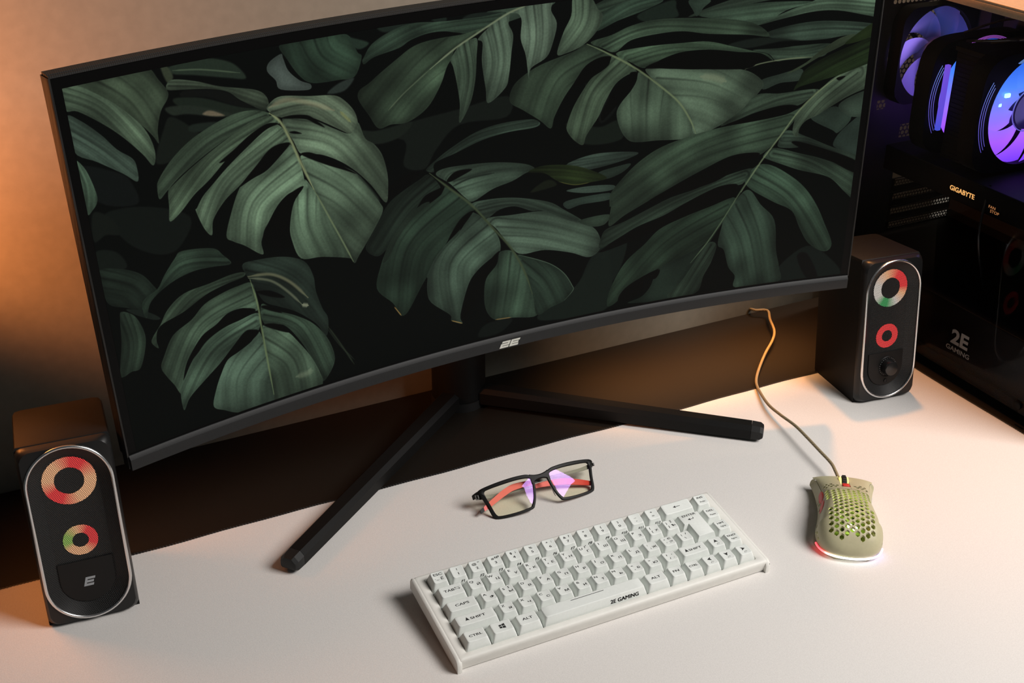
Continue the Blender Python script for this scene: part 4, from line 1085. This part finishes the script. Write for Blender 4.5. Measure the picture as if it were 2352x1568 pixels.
# glowing strip round the heel
hp = []
for i in range(61):
    k = abs(i - 30) / 30; t = .02 + 21 * k ** 2.0
    hp.append((math.copysign(max(lerp(MWID, t) + .5, .1) if i != 30 else 0, i - 30), t - .6, 4.9))
hp[30] = (0, -.6, 4.9)
sm_ = pm('rgb_strip', (.9, .9, .9), .3); n = NT(sm_); sp_ = n.new('ShaderNodeSeparateXYZ'); n.l.new(n.coord(), sp_.inputs[0])
fx = n.math('MULTIPLY_ADD', sp_.outputs[0], 1 / .059, .5)
n.l.new(n.ramp(fx, [(0, (1, .02, .04)), (.07, (1, .08, .08)), (.16, (1, .75, .65)), (.3, (1, 1, .95)), (.6, (1, .97, 1)), (.84, (.85, .75, 1)), (.93, (.6, .4, 1)), (1, (.5, .3, 1))]), n.bsdf().inputs['Emission Color']); n.bsdf().inputs['Emission Strength'].default_value = 2.6
MB().tube(hp, .95, 8, flat=1.1).build('tail_light_strip', sm_, mo, True)
# cable, in the mouse frame
cab_mat = pm('braided_tan_cable', srgb(150, 135, 105), .7); n = NT(cab_mat)
wv = n.new('ShaderNodeTexWave'); wv.inputs['Scale'].default_value = 260; wv.bands_direction = 'DIAGONAL'; n.l.new(n.coord(), wv.inputs['Vector']); n.bump(wv.outputs['Fac'], .6, .0006)
cw = [(489, 478, -9), (490.5, 473, -1), (486, 464, 6), (487.5, 455, 8), (497, 449, 9), (497, 440, 10), (484, 420, 11), (470, 392, 10), (452, 372, 9), (424, 350, 6), (393, 322, 2.6), (374, 300, 2.4), (362, 276, 4), (350, 244, 7), (344, 214, 11), (341, 184, 14), (336, 156, 15), (331, 128, 15), (327, 104, 14.5), (321.5, 90, 14), (317, 80, 13.5)]
Rm = Matrix.Rotation(-(mang - math.pi / 2), 3, 'Z')
cw = [tuple(Rm @ (Vector(p) - Vector((245, -27, 0)))) for p in spline3(cw, 6)]
MB().tube(cw, 1.75, 10).build('cable', cab_mat, mo, True, label='braided tan cable rising from behind the desk')

# ------------------------------------------------------------------ eyeglasses (frame: x across, z up the lenses)
TI = math.radians(44.1)
gl = empty('eyeglasses', (22.85, 197.45, 20.5), Matrix.Rotation(math.radians(-1.0), 3, 'Z') @ Matrix.Rotation(-TI, 3, 'X') @ Matrix.Rotation(math.radians(-.6), 3, 'Y'), 'black rectangular eyeglasses with red temples folded behind tinted lenses', 'glasses')
fm = grain(pm('matt_black_frame', (.005, .005, .0045), .5, spec=.2), 500, .2)
def gw(x, z, d=0): return (x, .0030 * x * x * .82 + d, z)
inn = [(10.5, 8.5), (10.8, 2), (13.5, -9), (17.2, -16.2), (20.5, -18.4), (36, -19.2), (52, -18.0), (56.0, -15), (58.6, -4), (61.0, 6.5), (60.8, 10.2), (57, 11.6), (42, 12.4), (26, 12.6), (14, 11.4)]
out_ = [(7.2, 8.6), (8.2, 1), (11.0, -10), (14.8, -18), (19, -21.2), (36, -22.0), (54, -20.8), (59.2, -17), (61.8, -5), (65.0, 6.0), (67.8, 9.5), (67.0, 13.0), (60, 15.0), (42, 16.4), (24, 16.4), (12, 14.6)]
def resample(pts, N, a0=None):
    p = np.array(spline3(pts, 8, True)); c = p.mean(0)
    d = np.sqrt(((np.roll(p, -1, 0) - p) ** 2).sum(1)); s = np.concatenate([[0], np.cumsum(d)]); L = s[-1]
    q = np.vstack([p, p[:1]])
    u = np.linspace(0, L, N, endpoint=False)
    return np.stack([np.interp(u, s, q[:, k]) for k in (0, 1)], 1)
fr_ = MB()
for sg in (-1, 1):
    A = resample(inn, 72); B_ = resample(out_, 720)
    # match each inner point with the nearest direction on the outer curve
    c = A.mean(0); angB = np.arctan2(B_[:, 1] - c[1], (B_[:, 0] - c[0]) * .75)
    Bm = []
    for a in A:
        t = math.atan2(a[1] - c[1], (a[0] - c[0]) * .75); k = np.argmin(np.abs(np.angle(np.exp(1j * (angB - t))))); Bm.append(B_[k])
    rings = []
    for a, b in zip(A, Bm):
        a = np.array(a); b = np.array(b); m1 = a + (b - a) * .2; m2 = b + (a - b) * .2
        rings.append([gw(sg * a[0], a[1], -.5), gw(sg * m1[0], m1[1], -1.4), gw(sg * m2[0], m2[1], -1.4), gw(sg * b[0], b[1], -.5), gw(sg * b[0], b[1], 1.2), gw(sg * m2[0], m2[1], 2.2), gw(sg * m1[0], m1[1], 2.2), gw(sg * a[0], a[1], 1.2)])
    rings.append(rings[0]); fr_.loft(rings, False, False)
# bridge
br = []
for i in range(13):
    x = -10.5 + 21 * i / 12; t = abs(x) / 10.5
    zt = 12.2 + 2.2 * t ** 2; zb = 7.4 - 3.6 * t ** 2.2
    br.append([gw(x, zb, -.5), gw(x, zb + 1, -1.4), gw(x, zt - 1, -1.4), gw(x, zt, -.5), gw(x, zt, 1.2), gw(x, zt - 1, 2.2), gw(x, zb + 1, 2.2), gw(x, zb, 1.2)])
fr_.loft(br)
for sg in (-1, 1):                               # end pieces turning back to the hinges
    e_ = []
    for u_ in range(6):
        k = u_ / 5; x = 63 + 6.6 * math.sin(k * 1.57); y = .0030 * 63 * 63 * .82 + 10 * (1 - math.cos(k * 1.57))
        e_.append([(sg * (x - .2), y - .9 * (1 - k), 14.0 - 2.4 * k), (sg * (x + 1.0 * k), y + 1.6, 14.0 - 2.4 * k), (sg * (x + 1.0 * k), y + 1.6, 6.2 + .8 * k), (sg * (x - .2), y - .9 * (1 - k), 6.2 + .8 * k)])
    fr_.loft(e_)
fo = fr_.build('front_frame', fm, gl, True, 38)
# lenses
lm = bpy.data.materials.new('coated_lens'); lm.use_nodes = True; n = NT(lm); n.n.remove(n.bsdf())
tp = n.new('ShaderNodeBsdfTransparent'); tp.inputs[0].default_value = (1., .99, .86, 1)
gs = n.new('ShaderNodeBsdfGlossy'); gs.inputs['Color'].default_value = (.62, .36, 1., 1); gs.inputs['Roughness'].default_value = .04
lw = n.new('ShaderNodeLayerWeight'); lw.inputs[0].default_value = .35
mx = n.new('ShaderNodeMixShader'); n.l.new(n.math('MULTIPLY_ADD', lw.outputs['Facing'], .13, .035), mx.inputs[0]); n.l.new(tp.outputs[0], mx.inputs[1]); n.l.new(gs.outputs[0], mx.inputs[2]); n.l.new(mx.outputs[0], n.out().inputs[0])
for sg in (-1, 1):
    A = resample(inn, 64); c = A.mean(0); lens = MB(); rings = []
    for k in (1.012, .9, .8, .7, .6, .5, .4, .3, .2, .1, .04):
        rings.append([gw(sg * (c[0] + (a[0] - c[0]) * k), c[1] + (a[1] - c[1]) * k, -.4 - 1.4 * (1 - k * k)) for a in A])
    lens.loft(rings, False, True).build('lens', lm, fo, True)
# nose pads
for sg in (-1, 1):
    pd = MB()
    pd.loft([[(sg * (9.6 + 2.2 * k - .8 * math.sin(2 * math.pi * i / 14)), 2 + 3.0 * k + 2.2 * math.cos(2 * math.pi * i / 14) * .6, -2 - 9 * k + 3.4 * math.sin(2 * math.pi * i / 14)) for i in range(14)] for k in (0, .35, .7, 1.)])
    pd.build('nose_pad', pm('clear_grey_pad', (.35, .33, .36), .3), fo, True)
# temples folded across the back
tm = pm('red_temple', srgb(222, 50, 36), .45); dk = pm('gunmetal_temple', (.035, .033, .03), .4)
def temple(pts, hw, th, name, mat):
    P = spline3([p[:3] for p in pts], 6); H_ = [p[0] for p in spline3([(p[3], 0, 0) for p in pts], 6)]
    rings = []
    for i, p in enumerate(P):
        hh = H_[i]
        rings.append([(p[0], p[1] - th / 2, p[2] - hh), (p[0], p[1] + th / 2, p[2] - hh), (p[0], p[1] + th / 2, p[2] + hh), (p[0], p[1] - th / 2, p[2] + hh)])
    return MB().loft(rings).build(name, mat, gl, True, 40)
t1 = temple([(-70.5, 12, 7.6, 2.5), (-59, 15.4, 5.9, 2.0), (-46, 16, 4.7, 1.7), (-24, 16, 3.9, 1.6), (-9.7, 16, 3.3, 1.6), (4, 16, 2.6, 1.5)], 2, 1.5, 'temple', dk)
t2 = temple([(66, 11, 7.6, 2.5), (61, 11.8, 6.7, 2.2), (47, 12, 6.1, 1.7), (15.5, 12, 7.0, 1.6), (.5, 12, 7.1, 1.6), (-12, 12, 7.0, 1.5)], 2, 1.5, 'temple', dk)
tipA = temple([(-5, 12, 6.9, 2.2), (-16, 12, 7.6, 2.9), (-28.5, 12, 7.4, 3.3), (-37, 11.8, 5.2, 3.4), (-45, 11.6, 2.3, 3.3), (-60, 11, -3.9, 2.7), (-66, 10.6, -6.4, 2.1)], 2, 2.4, 'temple_tip', tm)
tipB = temple([(-2, 16, 2.6, 2.0), (10, 16, 2.2, 2.8), (29.5, 15.6, -.3, 3.3), (40, 14.6, -3.6, 3.3), (50, 13.0, -7.4, 3.0), (56, 11.6, -10.0, 2.6), (60.5, 10.6, -12.0, 2.3)], 2, 2.4, 'temple_tip', tm)
tipA.parent = t2; tipB.parent = t1
temple([(-65.5, 10.7, -6.2, 2.1), (-68.6, 10.5, -7.5, 2.0), (-70.4, 10.4, -8.3, 1.3)], 2, 2.2, 'end_cap', fm).parent = t2
for sg in (-1, 1):
    MB().cyl((sg * 68.0, 10.8), 1.1, 6.0, 9.4, 14).build('hinge', dk, fo, True)

# ------------------------------------------------------------------ computer tower
PCB = (700, 240, DESK_Z)
pc = empty('computer_tower', PCB, label='black glass-sided computer tower with glowing blue and violet fans', cat='computer')
pt_ = lambda x, y, z: (x - PCB[0], y - PCB[1], z - PCB[2])
def pbox(mb, *a, bev=0): return mb.box(*a, tf=pt_, bev=bev)
steel = pm('black_steel', (.003, .003, .003), .55, spec=.12)
ch = MB()
pbox(ch, 596, 806, 30, 446, 10, 16, bev=1); pbox(ch, 800, 806, 32, 444, 16, 446); pbox(ch, 596, 806, 32, 40, 16, 446)
for y in (32, 428): pbox(ch, 596, 606, y, y + 16, 12, 448)
pbox(ch, 596, 604, 32, 444, 12, 24)
ch.build('chassis', steel, pc)
tpm = grain(pm('brushed_grey_top', (.36, .26, .18), .5, metal=.1), 700, .1)
tp = MB(); pbox(tp, 592, 808, 28, 448, 443.5, 452, bev=1); pbox(tp, 592.2, 602, 28, 448, 451.5, 455, bev=1); pbox(tp, 604, 807, 29, 447, 451.5, 454.4, bev=.8)
tp.build('top_panel', tpm, pc, True, 30)
fp = MB(); pbox(fp, 592, 808, 22, 31, 12, 452, bev=2); fp.build('front_panel', steel, pc, True)
for x in (606, 790):
    for y in (50, 420): MB().cyl((x - PCB[0], y - PCB[1]), 9, 0, 12.2, 20).build('foot', M['black'], pc, True)
gm = bpy.data.materials.new('dark_tinted_glass'); gm.use_nodes = True; n = NT(gm); n.n.remove(n.bsdf())
t_ = n.new('ShaderNodeBsdfTransparent'); t_.inputs[0].default_value = (.9, .9, .92, 1)
g_ = n.new('ShaderNodeBsdfGlossy'); g_.inputs['Roughness'].default_value = .015; g_.inputs['Color'].default_value = (.8, .8, .8, 1)
lw = n.new('ShaderNodeFresnel'); lw.inputs[0].default_value = 1.45
mx = n.new('ShaderNodeMixShader'); geo = n.new('ShaderNodeNewGeometry'); n.l.new(n.math('MULTIPLY', n.math('MULTIPLY', lw.outputs[0], .28), n.math('SUBTRACT', 1., geo.outputs['Backfacing'])), mx.inputs[0]); n.l.new(t_.outputs[0], mx.inputs[1]); n.l.new(g_.outputs[0], mx.inputs[2]); n.l.new(mx.outputs[0], n.out().inputs[0])
gl_ = MB(); pbox(gl_, 592, 595, 33, 444, 14, 443); gp = gl_.build('glass_panel', gm, pc)
for y in (62, 96):
    sc_ = MB(); sc_.loft([[pt_(591.9 - d, y + r * math.cos(2 * math.pi * i / 20), 22 + r * math.sin(2 * math.pi * i / 20)) for i in range(20)] for r, d in ((6, 0), (6, 2), (5, 2.6))], False, True)
    sc_.build('thumb_screw', steel, gp, True, 40)
# rear panel with perforations (wall shows through the holes)
rm = bpy.data.materials.new('perforated_rear_steel'); rm.use_nodes = True; n = NT(rm)
n.bsdf().inputs['Base Color'].default_value = (.03, .03, .03, 1); n.bsdf().inputs['Roughness'].default_value = .5
oc = n.coord(); hx = n.hexdots(oc, (0, 2), 7.0, 2.75, .1)
sep = n.new('ShaderNodeSeparateXYZ'); n.l.new(oc, sep.inputs[0])
FX, FZ = pt_(708, 0, 342)[0] * MM, pt_(0, 0, 342)[2] * MM
dx = n.math('SUBTRACT', sep.outputs[0], FX); dz = n.math('SUBTRACT', sep.outputs[2], FZ)
mask = n.math('LESS_THAN', n.math('SQRT', n.math('ADD', n.math('MULTIPLY', dx, dx), n.math('MULTIPLY', dz, dz))), .064)
def rect(x0, x1, z0, z1):
    a = pt_(x0, 0, z0); b = pt_(x1, 0, z1)
    q = [n.math('GREATER_THAN', sep.outputs[0], a[0] * MM), n.math('LESS_THAN', sep.outputs[0], b[0] * MM), n.math('GREATER_THAN', sep.outputs[2], a[2] * MM), n.math('LESS_THAN', sep.outputs[2], b[2] * MM)]
    r = q[0]
    for k in q[1:]: r = n.math('MULTIPLY', r, k)
    return r
for r_ in ((640, 716, 407, 424), (638, 652, 272, 284), (684, 712, 228, 246)): mask = n.math('MAXIMUM', mask, rect(*r_))
tr_ = n.new('ShaderNodeBsdfTransparent'); mx = n.new('ShaderNodeMixShader')
n.l.new(n.math('MULTIPLY', hx, mask), mx.inputs[0]); n.l.new(n.bsdf().outputs[0], mx.inputs[1]); n.l.new(tr_.outputs[0], mx.inputs[2]); n.l.new(mx.outputs[0], n.out().inputs[0])
rp = MB()
for a in ((606, 800, 180, 447), (606, 684, 16, 180), (684, 800, 16, 96)):
    rp.add([pt_(a[0], 441, a[2]), pt_(a[1], 441, a[2]), pt_(a[1], 441, a[3]), pt_(a[0], 441, a[3])], [(0, 1, 2, 3)])
rear = rp.build('rear_panel', rm, pc)
sm2 = bpy.data.materials.new('perforated_slot_steel'); sm2.use_nodes = True; n = NT(sm2)
n.bsdf().inputs['Base Color'].default_value = (.05, .05, .05, 1)
hx = n.hexdots(n.coord(), (0, 2), 5.2, 1.75, .1); tr_ = n.new('ShaderNodeBsdfTransparent'); mx = n.new('ShaderNodeMixShader')
n.l.new(hx, mx.inputs[0]); n.l.new(n.bsdf().outputs[0], mx.inputs[1]); n.l.new(tr_.outputs[0], mx.inputs[2]); n.l.new(mx.outputs[0], n.out().inputs[0])
edge_m = pm('bare_slot_edge', (.45, .45, .43), .4, metal=.7)
for k in range(4):
    z = 164 - 20.6 * k
    s = MB(); s.add([pt_(686, 439.5, z - 5.2), pt_(798, 439.5, z - 5.2), pt_(798, 439.5, z + 5.2), pt_(686, 439.5, z + 5.2)], [(0, 1, 2, 3)])
    so = s.build('slot_cover', sm2, rear)
    e_ = MB(); pbox(e_, 684, 798, 437, 441.5, z + 5.2, z + 6.4); pbox(e_, 684, 686, 437, 441, z - 8, z + 6); pbox(e_, 684, 798, 440, 441.5, z - 13.4, z - 5.2)
    e_.build('slot_edge', steel if k == 0 else edge_m if False else steel, rear)
    l_ = MB(); pbox(l_, 686, 798, 436.4, 437, z + 5.6, z + 6.5); l_.build('slot_lip', edge_m, rear)
mbd = MB(); pbox(mbd, 794, 799, 120, 436, 110, 430); pbox(mbd, 770, 794, 400, 438, 250, 400); mbd.build('motherboard', pm('dark_circuit_board', (.012, .012, .014), .5), pc)
# fan blades helper: disc facing -y
def blades(cx, cy, cz, r0, r1, count, twist, depth, mat, parent, cover=.92):
    b = MB()
    for k in range(count):
        rows = []
        for i in range(9):
            r = r0 + (r1 - r0) * i / 8
            row = []
            for j in range(6):
                u = j / 5 - .5
                a = 2 * math.pi * (k + cover * u) / count + twist * (i / 8) ** 1.3
                row.append((cx + r * math.cos(a), cy + depth * u * (1 - .35 * i / 8), cz + r * math.sin(a)))
            rows.append(row)
        v = [pt_(*p) for r in rows for p in r]
        b.add(v, [(i * 6 + j, i * 6 + j + 1, (i + 1) * 6 + j + 1, (i + 1) * 6 + j) for i in range(8) for j in range(5)])
    o = b.build('blades', mat, parent, True); return o
def ringplate(mb, cx, cz, y0, y1, r_in, outer, n_=64):
    ci = [(cx + r_in * math.cos(2 * math.pi * i / n_), cz + r_in * math.sin(2 * math.pi * i / n_)) for i in range(n_)]
    co = [(cx + outer(2 * math.pi * i / n_) * math.cos(2 * math.pi * i / n_), cz + outer(2 * math.pi * i / n_) * math.sin(2 * math.pi * i / n_)) for i in range(n_)]
    rings = [[pt_(x, y, z) for x, z in q] for q, y in ((ci, y0), (co, y0), (co, y1), (ci, y1))]
    rings.append(rings[0]); mb.loft(rings, False, False)
sq = lambda h: (lambda a: min(h / max(abs(math.cos(a)), 1e-6), h / max(abs(math.sin(a)), 1e-6), h * 1.25))
# rear exhaust fan
lav = pm('frosted_fan_blade', (.50, .48, .62), .5); n = NT(lav)
lav.node_tree.nodes['Principled BSDF'].inputs['Transmission Weight'].default_value = .25
ff = MB(); ringplate(ff, 704, 344, 418, 438, 60, sq(62)); rf = ff.build('rear_fan', steel, pc, True, 30)
blades(704, 424, 344, 20, 59, 7, .5, 10, lav, rf, .86)
hb = MB(); hb.loft([[pt_(704 + r * math.cos(2 * math.pi * i / 40), y, 344 + r * math.sin(2 * math.pi * i / 40)) for i in range(40)] for r, y in ((21.5, 436), (21.5, 409), (20, 407))])
hb.build('hub', lav, rf, True, 40)
st = MB()
for a in (50, 140, 230, 320):
    c, s = math.cos(math.radians(a)), math.sin(math.radians(a))
    st.loft([[pt_(704 + r * c - w_ * s, y, 344 + r * s + w_ * c) for w_, y in ((-2, 434), (2, 434), (2, 437.5), (-2, 437.5))] for r in (18, 61)])
st.build('strut', steel, rf)
# cpu cooler with two fans
CX, CZ = 724, 307
ck = MB(); 
pbox(ck, 665, 785, 299, 346, 238, 370)
for i in range(24): pbox(ck, 664, 786, 298.5, 345, 236 + i * 5.6, 238.6 + i * 5.6)
pbox(ck, 660, 790, 298, 346, 370, 376, bev=1)
co_ = ck.build('cpu_cooler', steel, pc)
def glow_mat(name, stops, strength, axis=2, lo=0., hi=1.):
    m = pm(name, (.05, .05, .06), .4); n = NT(m); sp = n.new('ShaderNodeSeparateXYZ'); n.l.new(n.coord(), sp.inputs[0])
    mr = n.new('ShaderNodeMapRange'); mr.inputs['From Min'].default_value = lo * MM; mr.inputs['From Max'].default_value = hi * MM
    n.l.new(sp.outputs[axis], mr.inputs['Value'])
    n.l.new(n.ramp(mr.outputs[0], stops), n.bsdf().inputs['Emission Color']); n.bsdf().inputs['Emission Strength'].default_value = strength
    return m
z0_, z1_ = pt_(0, 0, CZ - 66)[2], pt_(0, 0, CZ + 66)[2]
bl_m = glow_mat('rgb_fan_blade', [(0, srgb(120, 60, 240)), (.22, srgb(165, 90, 250)), (.5, srgb(130, 120, 250)), (.72, srgb(70, 130, 250)), (1, srgb(30, 90, 210))], 1.35, 2, z0_, z1_)
arc_m = glow_mat('fan_edge_glow', [(0, srgb(70, 60, 160)), (.5, srgb(120, 110, 230)), (.8, srgb(120, 150, 235)), (1, srgb(170, 90, 200))], .9, 2, z0_, z1_)
arc_m2 = glow_mat('blue_fan_edge_glow', [(0, srgb(70, 60, 160)), (.5, srgb(120, 110, 230)), (1, srgb(120, 165, 235))], .9, 2, z0_, z1_)
for k, (fy, nm) in enumerate(((272, 'front_fan'), (355, 'back_fan'))):
    fr2 = MB(); ringplate(fr2, CX, CZ, fy, fy + 25, 67.5, lambda a: (abs(math.cos(a) / 86) ** 5 + abs(math.sin(a) / 73) ** 5) ** -.2)
    fo2 = fr2.build(nm, steel, co_, True, 30)
    fa = MB()
    for r, a0 in ((83, 31), (79.5, 30), (76, 28)):
        for mid in (180, 90):
            if mid == 90: r = {83: 71.6, 79.5: 70.2, 76: 68.8}[r]
            pts = [pt_(CX + r * math.cos(math.radians(mid + a0 * (i / 14 - .5) * 2)), fy - .5, CZ + r * math.sin(math.radians(mid + a0 * (i / 14 - .5) * 2))) for i in range(15)]
            fa.tube(pts, .36, 6)
    fa.build('groove_glint', arc_m2 if k == 0 else arc_m, co_)  # emissive arcs stand in for frame grooves catching the fan glow
    blades(CX, fy + 8, CZ, 24, 68, 9, -.45, 9, bl_m, co_, 1.12)
    hb = MB(); hb.loft([[pt_(CX + r * math.cos(2 * math.pi * i / 40), y, CZ + r * math.sin(2 * math.pi * i / 40)) for i in range(40)] for r, y in ((25, fy + 20), (25, fy + 4), (23.5, fy + 2), (20, fy + 2.2))])
    hb.build('fan_hub', pm('dark_fan_hub', (.02, .015, .04), .3, emit=srgb(40, 20, 90), estr=.25), co_, True, 40)
    hr = MB(); hr.tube([pt_(CX + 26.5 * math.cos(2 * math.pi * i / 48), fy + 3, CZ + 26.5 * math.sin(2 * math.pi * i / 48)) for i in range(48)], .7, 6, True)
    hr.build('hub_ring', arc_m, co_)
sl = MB(); pbox(sl, 652, 657.5, 345.4, 350, 270, 352); sl.build('gap_glow', glow_mat('violet_gap_glow', [(0, srgb(70, 90, 230)), (.3, srgb(105, 85, 235)), (1, srgb(125, 85, 235))], .95, 2, pt_(0, 0, 268)[2], pt_(0, 0, 352)[2]), co_)  # emissive slab stands in for fan light filling the gap behind the fins
ld = MB(); pbox(ld, CX - 42, CX - 34, 276, 279, 326, 331, bev=1); pbox(ld, CX - 50, CX - 46, 276, 278.5, 316, 320, bev=1)
ld.build('bright_led', pm('cyan_led', (1, 1, 1), .4, emit=srgb(120, 235, 255), estr=4.), co_, True)
point('fan_glow', (CX - PCB[0], 262 - PCB[1], CZ - PCB[2]), .10, (.40, .35, 1.), 30, pc)
point('back_fan_glow', (700 - PCB[0], 398 - PCB[1], 335 - PCB[2]), .10, (.42, .26, 1.), 14, pc)
# graphics card
gc = MB(); pbox(gc, 648, 792, 95, 425, 196, 229, bev=2); gco = gc.build('graphics_card', steel, pc, True)
def side_text(txt, y, z, x, size, mat, parent, name, bold=.05, sx=1.0, shear=0., label=None, off=0.):
    v, f = text_geo(txt, size, bold, sx, shear, off)
    return mk(name, [pt_(x, y - a, z + b) for a, b in v], f, mat, parent, label=label)
amber = pm('amber_lit_letters', (.1, .06, .02), .4, emit=srgb(255, 190, 110), estr=1.0)
amber2 = pm('dim_amber_letters', (.1, .06, .02), .4, emit=srgb(225, 150, 90), estr=.75)
side_text('GIGABYTE', 284.5, 207.6, 647.7, 8.6, amber, gco, 'lit_wordmark', .25, 1.02, label='glowing amber lettering')
side_text('FAN', 235, 206.0, 647.7, 5.2, amber2, gco, 'lit_note', .0, 1.15); side_text('STOP', 230, 201.2, 647.7, 5.2, amber2, gco, 'lit_note', .0, 1.15)
sh = MB(); pbox(sh, 600, 800, 44, 438, 18, 96, bev=2); sho = sh.build('power_supply_shroud', steel, pc, True)
dimm = pm('dim_grey_lettering', (.22, .22, .22), .6)
em = side_text('2E', 196, 52, 591.9, 25, dimm, gp, 'brand_emblem', 0., 1.1, label='grey printed lettering', off=.9); side_text('GAMING', 196, 41.5, 591.9, 8.5, dimm, gp, 'brand_emblem', 0., 1.15, label='grey printed lettering', off=.15)
cb = MB()
for pts in ([(660, 330, 385), (655, 300, 392), (690, 270, 396), (760, 250, 390), (790, 240, 400)], [(668, 300, 388), (700, 250, 402), (750, 215, 398), (790, 200, 380)], [(676, 352, 388), (720, 330, 404), (775, 300, 408), (794, 290, 420)], [(655, 250, 230), (640, 240, 170), (660, 235, 100)]):
    cb.tube([pt_(*p) for p in spline3(pts, 6)], 1.6, 8)
cb.build('fan_wires', pm('glossy_black_wire', (.015, .015, .015), .25), pc, True)

bpy.context.view_layer.update()
